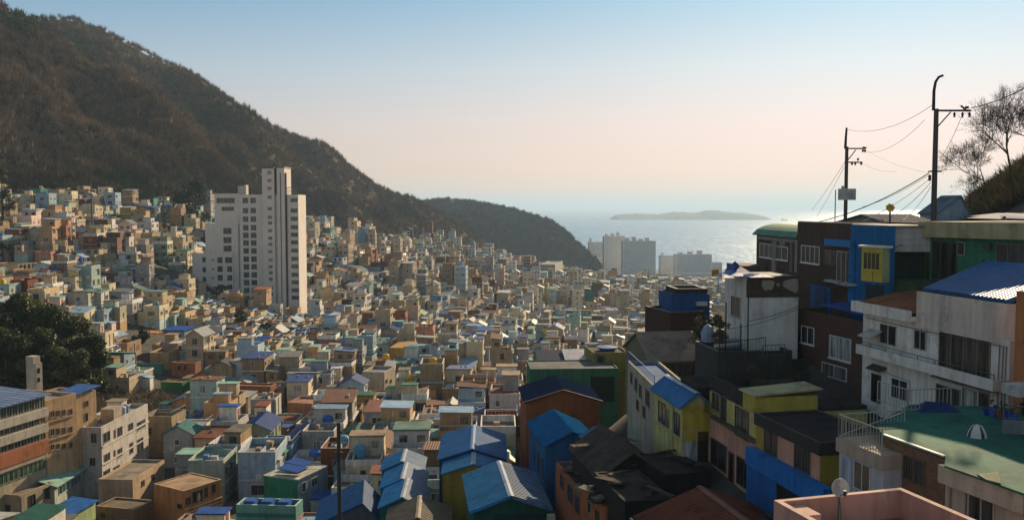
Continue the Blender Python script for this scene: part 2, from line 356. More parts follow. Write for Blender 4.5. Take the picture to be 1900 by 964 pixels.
def scatter_grid(V, n, keep_rows):
    Q = V[:keep_rows]; a = Q[:-1, :-1].reshape(-1, 3); b = Q[:-1, 1:].reshape(-1, 3); c = Q[1:, 1:].reshape(-1, 3); d = Q[1:, :-1].reshape(-1, 3)
    ar = np.linalg.norm(np.cross(c - a, d - b), axis=1); i = rng.choice(len(a), n, p=ar / ar.sum()); s, t = rng.random(n)[:, None], rng.random(n)[:, None]
    return (a[i] * (1 - s) + b[i] * s) * (1 - t) + (d[i] * (1 - s) + c[i] * s) * t
def tufts(name, pts, hgt, rad, cols, nb, bw, label, mt, seed):
    """a wood of bare trees: each a spray of nb thin twigs filling a rounded crown on a short stem"""
    g = np.random.default_rng(seed); n = len(pts); K = 8; T = []
    for k in range(K):
        tri = []
        for j in range(nb):
            th = g.random() * 2 * np.pi; el = np.arcsin(g.uniform(-.15, 1)); rr = g.uniform(.55, 1.0)
            d = np.array([np.cos(th) * np.cos(el), np.sin(th) * np.cos(el), np.sin(el)])
            tip = np.array([0, 0, .42]) + d * np.array([rad / hgt, rad / hgt, .58]) * rr
            st = np.array([0, 0, .30]) + (tip - np.array([0, 0, .3])) * g.uniform(.05, .5)
            sd = np.cross(d, g.normal(size=3)); sd /= np.linalg.norm(sd) + 1e-6
            tri += [st - sd * bw, st + sd * bw, tip]
        tri += [[-.05, 0, -.15], [.05, 0, -.15], [0, 0, .75]]
        T.append(np.array(tri))
    T = np.array(T); nv = T.shape[1]
    k = g.integers(0, K, n); sc = hgt * g.uniform(.6, 1.25, n); an = g.random(n) * 2 * np.pi; c, s = np.cos(an), np.sin(an)
    v = T[k] * sc[:, None, None]; x = v[..., 0] * c[:, None] - v[..., 1] * s[:, None]; y = v[..., 0] * s[:, None] + v[..., 1] * c[:, None]
    V = np.stack([x, y, v[..., 2]], -1) + pts[:, None, :]
    Fc = np.arange(n * nv).reshape(-1, 3); ci = g.integers(0, len(cols), n)
    cc = np.array(cols)[ci] * g.uniform(.85, 1.15, n)[:, None]
    lf = np.array([mnoise.fractal(Vector((q[0] * .011, q[1] * .011, q[2] * .016 + seed)), 1.0, 2.0, 4) for q in pts])
    cc = cc * (1 + .55 * np.clip(lf, -.9, .9))[:, None]; ev = lf < -.33; cc[ev] = cc[ev] * np.array([.62, 1.0, .62]); cc = np.repeat(cc, nv // 3, axis=0)
    o = np_mesh(name, V.reshape(-1, 3), Fc, cc, mt, k=3); tag(o, label, kind='stuff'); return o
M_HILL = mat('leaf_litter_slope', 0.95, spec=.1, lo=0.55, hi=1.3, scale=0.06, bump=0.0)
BROWN = [(.185,.125,.075), (.165,.115,.072), (.20,.138,.082), (.145,.105,.068), (.17,.128,.08), (.135,.112,.064)]
vA = hill('wooded_mountain', [(-120,-25,830),(60,38,830),(110,31,830),(180,48,830),(240,74,835),(300,102,840),(430,182,860),(560,258,880),(640,302,900),(700,338,920),(760,366,940),(830,407,960),(900,446,990),(950,475,1010)],
     [(-120,420,520),(60,410,530),(130,410,530),(200,410,540),(280,410,550),(350,410,560),(420,420,580),(540,430,640),(600,433,670),(660,436,700),(720,442,740),(790,450,800),(870,468,880),(940,480,960)],
     150, 46, 12, 36, 5.0, 220, (.075,.055,.038), M_HILL, 'steep brown wooded mountain slope descending to the right', 3.1)
vB = hill('wooded_spur', [(-300,-190,560),(-100,-60,560),(0,2,560),(40,22,565),(70,42,575),(120,78,590),(200,145,605),(270,200,612),(330,240,615),(390,285,615),(450,325,610),(510,372,605),(560,420,600)],
     [(-300,380,380),(-100,372,390),(0,368,400),(60,366,410),(120,366,420),(180,368,430),(240,372,440),(300,378,450),(340,384,460),(390,395,480),(440,405,500),(500,418,530),(560,430,560)],
     130, 46, 14, 32, 5.0, 160, (.075,.055,.038), M_HILL, 'steep brown wooded spur at the left above the houses', 8.7)
vC = hill('far_wooded_hill', [(740,392,1500),(785,370,1480),(830,367,1460),(880,373,1440),(940,382,1420),(1000,402,1400),(1050,432,1380),(1090,468,1350),(1130,502,1320),(1170,522,1310)],
     [(740,470,1150),(800,480,1150),(850,492,1150),(900,500,1150),(950,508,1150),(1000,512,1150),(1040,514,1160),(1080,516,1180),(1120,520,1220),(1170,524,1270)],
     90, 30, 14, 22, 4.0, 260, (.05,.05,.04), M_HILL, 'blue-grey wooded hill beyond the valley, before the sea', 5.5)
tufts('bare_woodland', np.concatenate([scatter_grid(vA, 12000, 48), scatter_grid(vB, 10500, 48)]), 8.2, 3.6, BROWN, 42, .023, 'bare brown winter woodland covering the mountain slopes', M_TWIG, 11)
tufts('far_woodland', scatter_grid(vC, 7000, 32), 10, 5.5, [(.05,.062,.05),(.045,.06,.048),(.055,.06,.048),(.035,.055,.045)], 26, .05, 'dark woodland covering the far hill', M_TWIG, 12)
# island
def island(name, sil, D, depth, label):
    vs = []; fs = []
    us = np.linspace(sil[0][0], sil[-1][0], 110); vv = np.interp(us, [a for a, _ in sil], [b for _, b in sil]); base = 404.5
    vv = [v - min(1.0, (base - v) / 6) * 1.3 * mnoise.fractal(Vector((u * .09, 7.7, 0)), 1.0, 2.0, 4) for u, v in zip(us, vv)]
    top = [P(u, v, D) for u, v in zip(us, vv)]; n = len(top); rows = []
    for (t, dy) in ((0, -1), (.35, -.72), (.75, -.35), (1, 0), (.7, .4), (.3, .75), (0, 1)):
        rows.append([(p.x + mnoise.noise((p.x * .01, dy * 3, 1.3)) * 14, D + dy * depth * (.35 + .65 * min(1, (p.z + 5) / 70)), -4 + (max(p.z, 0) * .70 + 4) * t + (mnoise.noise((p.x * .008, dy * 2, 4.4)) * 8 * t * (1 - t) * 4)) for p in top])
    V = np.array(rows).reshape(-1, 3)
    o = np_mesh(name, V, grid_faces(len(rows), n), (.05,.055,.05), M_HILL, k=4, smooth=True); tag(o, label, kind='structure')
island('island', [(1133,405),(1136,400),(1141,396),(1152,394),(1165,393),(1180,391),(1200,393),(1220,393),(1235,390),(1250,387),(1268,387),(1285,389),(1295,388),(1305,384),(1318,382.5),(1330,382),(1345,386),(1360,388.5),(1380,390),(1396,393),(1408,396),(1416,401),(1424,405)], 7600, 420, 'low blue-grey island with one rounded peak out at sea')
# haze
def haze():
    b = MB(); b.box(-61000, 61000, -300, 61500, -13, 296, (1,1,1), M_TRIM)
    o = b.build('haze'); o.data.materials.clear()
    m = bpy.data.materials.new('haze_air'); m.use_nodes = True; n = m.node_tree.nodes; n.remove(n['Principled BSDF'])
    v = n.new('ShaderNodeVolumePrincipled'); v.inputs['Color'].default_value = (0.52, 0.74, 1.0, 1); v.inputs['Density'].default_value = HAZE; v.inputs['Anisotropy'].default_value = 0.25
    m.node_tree.links.new(v.outputs[0], n['Material Output'].inputs['Volume'])
    o.data.materials.append(m); tag(o, 'thin blue haze over the valley and the sea', kind='stuff')
haze()
# ------------------------------------------------------------------ builders shared by all buildings
PAL = {'cream': 'DFCFAC', 'beige': 'CFB692', 'tan': 'B4946C', 'pale pink': 'D5BDAA', 'white': 'DFDBD2', 'grey': 'A6A29A', 'mint': 'B3CABB', 'pale blue': 'AAC2CF', 'ochre': 'B88A45',
       'salmon': 'C08A70', 'terracotta': 'A05635', 'teal': '458A88', 'yellow': 'CDB062', 'pale green': 'B5BF9B', 'brown': '735645', 'apricot': 'D0A578', 'lilac grey': 'B1AEBA', 'sky blue': '7CA6C4'}
PALW = {'cream': 22, 'beige': 22, 'tan': 15, 'pale pink': 8, 'white': 21, 'grey': 4, 'mint': 7, 'pale blue': 7, 'ochre': .8, 'salmon': 3.5, 'terracotta': 2.2, 'teal': 2.4, 'yellow': .8, 'pale green': .8, 'brown': 2, 'apricot': 4, 'lilac grey': 1.5, 'sky blue': 2}
RPAL = {'concrete grey': '938C7D', 'sandy': 'A6937C', 'green': '3F7F6A', 'mint green': '8FB8A6', 'blue': '1D55A0', 'pale blue': '98B6CC', 'ash grey': '80817F', 'rusty': '86583D', 'whitish': 'CBCECD', 'dark grey': '48463F', 'terracotta': '98583A', 'teal': '357B78'}
RW_FLAT = {'concrete grey': 18, 'sandy': 28, 'green': 6, 'mint green': 11, 'ash grey': 10, 'whitish': 8, 'dark grey': 5, 'rusty': 5, 'pale blue': 4, 'blue': 5, 'terracotta': 5, 'teal': 3}
RW_SHEET = {'blue': 15, 'pale blue': 12, 'mint green': 7, 'whitish': 10, 'ash grey': 8, 'rusty': 6, 'green': 2, 'terracotta': 1.5, 'teal': 1.5}
def pick(r, wd):
    k = list(wd); return r.choices(k, [wd[a] for a in k])[0]
GLASS = (.035, .038, .04)
_wc = {}
def window_mesh(w, h, nm, fc, sill, bars, gc):
    key = (round(w, 1), round(h, 1), nm, fc, sill, bars, gc)
    if key not in _wc:
        w, h = key[0] / 2, key[1] / 2
        f = MB(); t = 0.055 if w > .3 else .035
        for x0, x1, z0, z1 in ((-w, -w + t, -h, h), (w - t, w, -h, h), (-w + t, w - t, h - t, h), (-w + t, w - t, -h, -h + t)): f.box(x0, x1, -.05, .02, z0, z1, fc, M_TRIM)
        for i in range(1, nm):
            x = -w + 2 * w * i / nm; f.box(x - .025, x + .025, -.042, .01, -h + t, h - t, fc, M_TRIM)
        if sill: f.box(-w - .06, w + .06, -.11, .01, -h - .07, -h, fc, M_TRIM)
        for i in range(bars):
            x = -w + 2 * w * (i + .5) / bars; f.box(x - .012, x + .012, -.09, -.066, -h + .02, h - .02, (.12, .12, .11), M_TRIM)
        g = MB(); g.box(-w + t * .6, w - t * .6, -.016, .015, -h + t * .6, h - t * .6, gc, M_GLASS)
        _wc[key] = (f.data('window'), g.data('pane'))
    return _wc[key]
FACE = {'R': 0.0, 'L': -math.pi / 2, 'B': math.pi, 'E': math.pi / 2}
def add_window(parent, face, s, z, w, h, la, lb, nm=2, fc=(.75, .74, .7), sill=False, bars=0, name='window', gc=GLASS, out=0.0):
    mf, mg = window_mesh(w, h, nm, fc, sill, bars, gc)
    o = bpy.data.objects.new(name, mf); COL.objects.link(o); o.parent = parent
    o.location = {'R': (s, -out, z), 'L': (-out, s, z), 'B': (s, la + out, z), 'E': (lb + out, s, z)}[face]; o.rotation_euler = (0, 0, FACE[face])
    g = bpy.data.objects.new('pane', mg); COL.objects.link(g); g.parent = o
    return o
SCREEN = []     # (u0, v0, u1, v1, distance) of the sides the photo shows of each hand placed building
FOOT = []       # (x, y, radius) of every hand placed building, for the fill to keep clear
class Bld:
    """a building given by its near top corner in the photo; local X runs along its right face, local Y along its left face"""
    def __init__(s, name, label, cat, uc, vc, D, ul, ur, th, vb=None, h=None, la=None, lb=None, group=None, clear=True, p0=None):
        s.p0 = Vector(p0) if p0 else P(uc, vc, D)
        if isinstance(th, tuple):                       # far top corner of the left or right face, at the same height
            q = P(ul if th[0] == 'L' else ur, th[1], 1.0) - Vector((0, 0, CZ)); q = Vector((0, 0, CZ)) + q * ((s.p0.z - CZ) / q.z) - s.p0
            th = math.degrees(math.atan2(q.y, q.x)) - (90 if th[0] == 'L' else 0)
        s.th = R(th); s.b = (math.cos(s.th), math.sin(s.th)); s.a = (-math.sin(s.th), math.cos(s.th))
        s.lb = lb if lb else s._len(ur, s.b); s.la = la if la else s._len(ul, s.a)
        s.H = h if h else s.p0.z - P(uc, vb, D).z
        s.o = s.root = empty(name, (s.p0.x, s.p0.y, s.p0.z - s.H), s.th); tag(s.root, label, cat, group)
        s.inv = Matrix.Rotation(-s.th, 3, 'Z')
        if clear:
            q = [(s.p0.x + a_[0] * s.la * i + b_[0] * s.lb * j, s.p0.y + a_[1] * s.la * i + b_[1] * s.lb * j, s.p0.z - h_) for a_, b_ in ((s.a, s.b),) for i, j in ((0, 0), (1, 0), (0, 1)) for h_ in (0, min(s.H, 9))]
            q = [proj(t_) for t_ in q]; SCREEN.append((min(t_[0] for t_ in q), min(t_[1] for t_ in q), max(t_[0] for t_ in q), min(964, max(t_[1] for t_ in q)), s.p0.y))
            n = max(1, int(max(s.la, s.lb) / 3))
            for i in range(n + 1):
                for j in range(n + 1):
                    FOOT.append((s.p0.x + s.b[0] * s.lb * i / n + s.a[0] * s.la * j / n, s.p0.y + s.b[1] * s.lb * i / n + s.a[1] * s.la * j / n, 2.2))
        print('BLD %s D%.0f th %.0f la %.1f lb %.1f H %.1f z %.1f' % (label[:40], s.p0.y, math.degrees(s.th), s.la, s.lb, s.H, s.p0.z - CZ))
    def _len(s, u, d):
        k = (u - CU) / F; zr = s.p0.z - CZ
        return (k * (s.p0.y * cp - zr * sp) - s.p0.x) / (d[0] - k * d[1] * cp)
    def px(s, face, u, v, off=0.0, z=None):
        c = Vector((0, 0, CZ)); d = P(u, v, 1.0) - c
        c = s.inv @ (c - s.root.location); d = s.inv @ d
        if face == 'L': t = (-off - c.x) / d.x; p = c + d * t; return p.y, p.z
        if face == 'R': t = (-off - c.y) / d.y; p = c + d * t; return p.x, p.z
        if face == 'T': t = ((s.H if z is None else z) - c.z) / d.z; p = c + d * t; return p.x, p.y
    def part(s, name, mb, parent=None, smooth=False, label=None):
        o = mb.build(name, parent or s.root, smooth)
        if label: o['label'] = label
        return o
    def rectpx(s, face, u0, v0, u1, v1, off=0.0):
        um, vm = (u0 + u1) / 2, (v0 + v1) / 2
        a, b = s.px(face, u0, vm, off)[0], s.px(face, u1, vm, off)[0]; z1, z0 = s.px(face, um, v0, off)[1], s.px(face, um, v1, off)[1]
        return min(a, b), max(a, b), z0, z1
    def win(s, face, u0, v0, u1, v1, nm=2, fc=(.7, .69, .66), sill=False, bars=0, name='window', gc=GLASS, out=0.0):
        a, b, z0, z1 = s.rectpx(face, u0, v0, u1, v1, out)
        return add_window(s.root, face, (a + b) / 2, (z0 + z1) / 2, max(.15, b - a), max(.15, z1 - z0), s.la, s.lb, nm, fc, sill, bars, name, gc, out)
    def facebox(s, mb, face, a, b, z0, z1, o0, o1, col, m):
        """box standing o0..o1 proud of a face"""
        if face == 'L': mb.box(-o1, -o0, a, b, z0, z1, col, m)
        if face == 'R': mb.box(a, b, -o1, -o0, z0, z1, col, m)
        if face == 'B': mb.box(a, b, s.la + o0, s.la + o1, z0, z1, col, m)
        if face == 'E': mb.box(s.lb + o0, s.lb + o1, a, b, z0, z1, col, m)
    def panel(s, name, face, u0, v0, u1, v1, col, m=None, o0=0.0, o1=.06, label=None):
        a, b, z0, z1 = s.rectpx(face, u0, v0, u1, v1, o1); mb = MB(); s.facebox(mb, face, a, b, z0, z1, o0, o1, col, m or M_WALL); return s.part(name, mb, label=label)
    def body(s, col, sink=3.0, m=None, z1=None):
        mb = MB(); mb.box(0, s.lb, 0, s.la, -sink, s.H if z1 is None else z1, col, m or M_WALL); return mb
    def flat(s, wcol, rcol, ph=.5, t=.18, sink=3.0, m=None, rm=None, capcol=None, z1=None):
        """walls with a parapet and a flat roof inside it"""
        H = s.H if z1 is None else z1
        mb = MB(); mb.box(0, s.lb, 0, s.la, -sink, H - ph, wcol, m or M_WALL); mb.ring(0, s.lb, 0, s.la, t, H - ph, H, wcol, m or M_WALL, capcol)
        s.part('wall', mb); r_ = MB(); r_.box(t + .005, s.lb - t - .005, t + .005, s.la - t - .005, H - ph - .05, H - ph + .03, rcol, rm or M_ROOF); s.part('roof', r_)
    def gable(s, wcol, rcol, axis, rise, eave=None, over=(.35, .35), ribs=0, amp=.035, rm=None, th=.1, sink=3.0, wm=None, ridge_off=.5, rcol2=None, ridgecap=None, edge=None):
        """walls with gables and a two-sided roof; axis 'Y': ridge along local Y"""
        E = s.H if eave is None else eave; lx, ly = s.lb, s.la; mb = MB(); m = wm or M_WALL; rm = rm or M_METAL; ox, oy = over
        if axis == 'Y':
            c = lx * ridge_off
            mb.mesh([(0,0,-sink),(lx,0,-sink),(lx,ly,-sink),(0,ly,-sink),(0,0,E),(lx,0,E),(lx,ly,E),(0,ly,E),(c,0,E+rise),(c,ly,E+rise)],
                    [(0,1,5,8,4),(1,2,6,5),(2,3,7,9,6),(3,0,4,7),(4,8,9,7),(8,5,6,9),(3,2,1,0)], wcol, m)
            q1, q2 = rise / c, rise / (lx - c)
            k = th + .01
            sl = [((c, -oy, E+rise+k), (c, ly+oy, E+rise+k), (-ox, ly+oy, E-q1*ox+k), (-ox, -oy, E-q1*ox+k)), ((c, -oy, E+rise+k), (c, ly+oy, E+rise+k), (lx+ox, ly+oy, E-q2*ox+k), (lx+ox, -oy, E-q2*ox+k))]
        else:
            c = ly * ridge_off
            mb.mesh([(0,0,-sink),(lx,0,-sink),(lx,ly,-sink),(0,ly,-sink),(0,0,E),(lx,0,E),(lx,ly,E),(0,ly,E),(0,c,E+rise),(lx,c,E+rise)],
                    [(0,1,5,4),(1,2,6,9,5),(2,3,7,6),(3,0,4,8,7),(4,5,9,8),(8,9,6,7),(3,2,1,0)], wcol, m)
            q1, q2 = rise / c, rise / (ly - c); k = th + .01
            sl = [((-ox, c, E+rise+k), (lx+ox, c, E+rise+k), (lx+ox, -oy, E-q1*oy+k), (-ox, -oy, E-q1*oy+k)), ((-ox, c, E+rise+k), (lx+ox, c, E+rise+k), (lx+ox, ly+oy, E-q2*oy+k), (-ox, ly+oy, E-q2*oy+k))]
        w_ = s.part('wall', mb)
        for i, (a, b, c_, d) in enumerate(sl):
            r_ = MB(); cc = rcol2 if (rcol2 and i) else rcol
            if ribs: r_.corr(a, b, c_, d, ribs, amp, cc, rm, th=th)
            else: r_.slab(a, b, c_, d, th, cc, rm, edge)
            s.part('roof_slope', r_)
        a, b = Vector(sl[0][0]), Vector(sl[0][1])
        if ridgecap:
            r_ = MB(); up = Vector((0, 0, amp + .02)); side = Vector((.22, 0, -.07)) if axis == 'Y' else Vector((0, .22, -.07)); sd2 = Vector((-side.x, -side.y, side.z))
            r_.mesh([a+up, b+up, b+up+side, a+up+side, b+up+sd2, a+up+sd2], [(0,1,2,3),(1,0,5,4),(0,3,5),(1,4,2),(3,2,4,5)], ridgecap, M_METAL); s.part('ridge_cap', r_)
        return sl
    def railing(s, pts, h=1.0, col=(.35, .36, .32), step=.16, name='railing', base=0.0, rr=.014):
        """pts local (x, y, z) corner line at floor height"""
        mb = MB()
        for p, q in zip(pts[:-1], pts[1:]):
            p, q = Vector(p), Vector(q); n = max(2, int((q - p).length / step)); up = Vector((0, 0, h))
            mb.tube(p + up, q + up, .028, .028, col, M_TRIM, 5); mb.tube(p + Vector((0,0,.1)), q + Vector((0,0,.1)), .02, .02, col, M_TRIM, 5)
            for i in range(n + 1):
                a = p.lerp(q, i / n); r_ = .03 if i in (0, n) else rr; mb.tube(a, a + up, r_, r_, col, M_TRIM, 4, False)
        return s.part(name, mb)
# ------------------------------------------------------------------ the ordinary houses of the town
def house_spec(r, x, y, z, th, w_, d_, far):
    st = r.choices([1, 2, 3, 4], [46, 41, 11, 2])[0]
    if far > 420 and x > -150 and r.random() < .10: st = r.randint(3, 6)
    wall = pick(r, PALW); style = r.choices(['flat', 'sheet', 'gable'], [70, 20, 10])[0]
    roof = pick(r, RW_FLAT if style == 'flat' else RW_SHEET)
    s = dict(x=x, y=y, z=z, th=th, w=w_, d=d_, st=st, fh=r.uniform(2.4, 2.75), wall=wall, roof=roof, style=style, ph=r.choice([.25, .4, .6, .9, .9]),
             room=style == 'flat' and r.random() < .33, tank=style == 'flat' and r.random() < .22, rail=style == 'flat' and r.random() < .18, seed=r.random(), far=far,
             base=r.random() < .3, canopy=r.random() < .4, stall=r.random() < .35)
    s['setback'] = style == 'flat' and not s['room'] and r.random() < .42; s['ext'] = r.random() < .5
    s['basecol'] = pick(r, PALW); s['roomcol'] = wall if r.random() < .6 else pick(r, PALW)
    return s
def jit(r, c, a=.12):
    k = r.uniform(1 - a, 1 + a); return (c[0] * k * r.uniform(.97, 1.03), c[1] * k, c[2] * k * r.uniform(.95, 1.05))
PANES = [GLASS, GLASS, GLASS, (.05, .065, .06), (.12, .115, .10), (.22, .21, .19), (.05, .07, .09)]
class Mass:
    """all parts of one house in one local mesh"""
    def __init__(s): s.mb = MB()
    def part(s, name): return s.mb
    def window(s, face, c, z, w_, h, fc, la, lb, nm, r=None):
        for (ww, hh, o, col, m) in ((w_ / 2 + .05, h / 2 + .05, .02, fc, M_TRIM), (w_ / 2 - .02, h / 2 - .02, .035, GLASS, M_GLASS)):
            q = {'R': [(c-ww, -o, z-hh), (c+ww, -o, z-hh), (c+ww, -o, z+hh), (c-ww, -o, z+hh)], 'L': [(-o, c+ww, z-hh), (-o, c-ww, z-hh), (-o, c-ww, z+hh), (-o, c+ww, z+hh)],
                 'B': [(c+ww, la+o, z-hh), (c-ww, la+o, z-hh), (c-ww, la+o, z+hh), (c+ww, la+o, z+hh)]}[face]
            s.mb.poly(q, col, m)
class Parts:
    def __init__(s, root): s.root = root; s.p = {}; s.n = 0
    def part(s, name): return s.p.setdefault(name, MB())
    def window(s, face, c, z, w_, h, fc, la, lb, nm, r=None):
        if s.n < 90: add_window(s.root, face, c, z, w_, h, la, lb, nm, fc, r.random() < .7, 7 if r.random() < .18 else 0, gc=r.choice(PANES)); s.n += 1
    def done(s):
        for k, mb in s.p.items():
            if mb.f: mb.build(k.split('#')[0], s.root)
FCOLS = [(.68, .68, .66), (.68, .68, .66), (.62, .6, .55), (.16, .12, .09), (.3, .31, .3)]
def emit(sp_, K, detail):
    r = random.Random(sp_['seed']); w_, d_, H = sp_['w'], sp_['d'], sp_['st'] * sp_['fh'] + .2
    AGE = r.uniform(.55, 1.0); wc = tuple(x * AGE for x in jit(r, c3(PAL[sp_['wall']]))); AG2 = r.uniform(.5, .85); rc = tuple(x * AG2 for x in jit(r, c3(RPAL[sp_['roof']]), .2)); trim = jit(r, c3(PAL['white']) if r.random() < .5 else wc, .15)
    mb = K.part('wall'); sink = 5.0
    mb.box(0, w_, 0, d_, -sink, H, wc, M_WALL, bottom=False)
    if sp_['base']: K.part('plinth').box(-.03, w_ + .03, -.03, d_ + .03, -sink, sp_['fh'] * .95, jit(r, c3(PAL[sp_['basecol']])), M_WALL, bottom=False)
    for i in range(1, sp_['st']):                              # floor ledges
        o = r.choice([.06, .1, .35]) if detail else .1
        K.part('ledge#%d' % i).box(-o, w_ + o * .3, -o, d_, i * sp_['fh'] + .05, i * sp_['fh'] + .22, trim, M_WALL)
    if sp_['style'] == 'flat':
        ph = sp_['ph']; mb2 = K.part('parapet'); mb2.ring(-.04, w_ + .04, -.04, d_ + .04, .16, H - .12, H + ph, wc if r.random() < .7 else trim, M_WALL, trim)
        K.part('roof').box(.125, w_ - .125, .125, d_ - .125, H - .05, H + .02, rc, M_ROOF, bottom=False)
        top = H
        if sp_['room']:
            a, b, h = r.uniform(.3, .55) * w_, r.uniform(.4, .75) * d_, r.uniform(2.1, 2.5); x0 = r.choice([.2, w_ - a - .2]); y0 = r.choice([.25, d_ - b - .2])
            cc = jit(r, c3(PAL[sp_['roomcol']])); q = K.part('rooftop_room'); q.box(x0, x0 + a, y0, y0 + b, H + .02, H + h, cc, M_WALL, bottom=False)
            q2 = K.part('room_roof'); q2.box(x0 - .2, x0 + a + .2, y0 - .2, y0 + b + .2, H + h, H + h + .14, jit(r, c3(RPAL[pick(r, RW_SHEET if r.random() < .5 else RW_FLAT)])), M_ROOF)
            K.part('roof_door').box(x0 + a * .25, x0 + a * .25 + .85, y0 - .04, y0, H + .04, H + 1.95, r.choice([(.05, .12, .3), (.25, .1, .06), (.12, .3, .28), (.3, .3, .28)]), M_TRIM)
            if detail: K.window('L', y0 + b * .5, H + 1.3, .8, .8, (.6, .6, .58), d_, w_, 2) if x0 < .3 and False else None
        if sp_['setback']:                                     # an upper storey over part of the roof
            along = r.random() < .5; f = r.uniform(.4, .65); h = r.uniform(2.2, 2.6); b0 = r.random() < .7
            x0, x1, y0, y1 = (.02, w_ - .02, (d_ * (1 - f)) if b0 else .02, d_ - .02 if b0 else d_ * f) if along else ((w_ * (1 - f)) if b0 else .02, w_ - .02 if b0 else w_ * f, .02, d_ - .02)
            cc = jit(r, wc if r.random() < .6 else tuple(x * AGE for x in c3(PAL[sp_['roomcol']])), .1); K.part('upper_storey').box(x0, x1, y0, y1, H + .02, H + h, cc, M_WALL, bottom=False)
            cr = jit(r, tuple(x * AG2 for x in c3(RPAL[pick(r, RW_SHEET)])), .2); zz = r.uniform(.1, .5); q = K.part('upper_roof')
            if r.random() < .5: q.slab((x0 - .25, y0 - .25, H + h + .1), (x1 + .25, y0 - .25, H + h + .1 + zz * .3), (x1 + .25, y1 + .25, H + h + .1 + zz), (x0 - .25, y1 + .25, H + h + .1 + zz * .7), .1, cr, M_METAL)
            else: q.box(x0 - .12, x1 + .12, y0 - .12, y1 + .12, H + h, H + h + .22, jit(r, rc, .2), M_ROOF)
            for i in range(max(1, int((y1 - y0) / 2.2))): K.part('upper_window#%d' % i).box(x0 - .05, x0 - .005, y0 + .5 + i * 2.2, y0 + 1.5 + i * 2.2, H + 1.0, H + 1.9, r.choice(PANES), M_GLASS) if y0 + 1.6 + i * 2.2 < y1 else None
        if sp_['tank']:
            q = K.part('water_tank'); cx, cyy = r.uniform(.3, .7) * w_, r.uniform(.3, .7) * d_
            q.lathe([(.75, 0), (.8, .1), (.8, 1.2), (.55, 1.5), (.2, 1.6)], cx, cyy, H + .03, r.choice([(.75, .45, .05), (.05, .15, .5), (.1, .3, .45), (.3, .32, .3)]), M_METAL, 10 if detail else 7)
        if detail and r.random() < .5:
            for i in range(r.randint(1, 4)):
                x0, y0 = r.uniform(.4, max(.5, w_ - 1.6)), r.uniform(.4, max(.5, d_ - 1.4)); K.part('roof_box#%d' % i).box(x0, x0 + r.uniform(.5, 1.1), y0, y0 + r.uniform(.4, .9), H + .03, H + r.uniform(.5, 1.0), r.choice([(.45, .45, .43), (.1, .2, .4), (.3, .2, .12), (.5, .48, .42)]), M_TRIM)
        for i in range(r.choice([0, 1, 1, 2])):                 # low dividing walls, beams
            q = K.part('roof_kerb#%d' % i); hh = r.uniform(.25, .8); cc = jit(r, wc, .25)
            if r.random() < .5: x0 = r.uniform(.5, max(.6, w_ - .7)); q.box(x0, x0 + .14, .17, r.uniform(.5, 1) * d_ - .17, H + .02, H + hh, cc, M_WALL, bottom=False)
            else: y0 = r.uniform(.5, max(.6, d_ - .7)); q.box(.17, r.uniform(.4, 1) * w_ - .17, y0, y0 + .14, H + .02, H + hh + .01, cc, M_WALL, bottom=False)
        if not detail and r.random() < .5:
            x0, y0 = r.uniform(.3, max(.4, w_ - 1.6)), r.uniform(.3, max(.4, d_ - 1.4)); K.part('roof_box').box(x0, x0 + r.uniform(.5, 1.3), y0, y0 + r.uniform(.4, 1.1), H + .03, H + r.uniform(.5, 1.2), r.choice([(.45, .45, .43), (.1, .2, .4), (.3, .2, .12), (.5, .48, .42), (.2, .35, .3)]), M_TRIM, bottom=False)
        if sp_['rail'] and detail:
            q = K.part('railing'); zz = H + ph
            for (p, t) in (((0, 0), (w_, 0)), ((0, 0), (0, d_))):
                p = Vector((p[0], p[1], zz)); t = Vector((t[0], t[1], zz)); n = 9
                q.tube(p + Vector((0, 0, .7)), t + Vector((0, 0, .7)), .03, .03, (.45, .45, .42), M_TRIM, 4)
                for i in range(n + 1): a = p.lerp(t, i / n); q.tube(a, a + Vector((0, 0, .7)), .02, .02, (.45, .45, .42), M_TRIM, 3, False)
    elif sp_['style'] == 'sheet':
        o = .3; k = r.uniform(.25, .9); hi = r.random() < .5
        z1, z2 = H + .12 + (k if hi else 0), H + .12 + (0 if hi else k)
        a, b, c, d = (-o, -o, z1), (w_ + o, -o, z2), (w_ + o, d_ + o, z2), (-o, d_ + o, z1)
        q = K.part('wall'); q.mesh([(0, 0, H), (w_, 0, H), (w_, d_, H), (0, d_, H), (0, 0, z1 - .09), (w_, 0, z2 - .09), (w_, d_, z2 - .09), (0, d_, z1 - .09)], [(0,1,5,4),(1,2,6,5),(2,3,7,6),(3,0,4,7)], wc, M_WALL)
        q = K.part('roof')
        if detail: q.corr(d, a, b, c, max(8, int(d_ / .26)), .022, rc, M_METAL, th=.08)
        else: q.slab(a, b, c, d, .1, rc, M_METAL)
        top = H + .3
        if detail:
            for i in range(r.randint(0, 3)):                       # tyres and blocks holding the sheets down, a patch sheet
                f = r.uniform(.1, .7); x0, y0 = f * w_, r.uniform(.1, .7) * d_; zz = z1 + (z2 - z1) * (x0 + .3) / (w_ + .6)
                K.part('roof_weight#%d' % i).box(x0, x0 + .5, y0, y0 + .35, zz - .1, zz + .25, r.choice([(.3, .29, .27), (.08, .08, .08), (.35, .2, .12)]), M_TRIM)
    else:
        rise = r.uniform(.8, 1.5); q = K.part('wall'); c = d_ / 2
        q.mesh([(0, 0, H), (w_, 0, H), (w_, d_, H), (0, d_, H), (0, c, H + rise), (w_, c, H + rise)], [(3,0,4),(1,2,5),(0,1,5,4),(2,3,4,5)], wc, M_WALL)
        o = .35; sl = rise / c
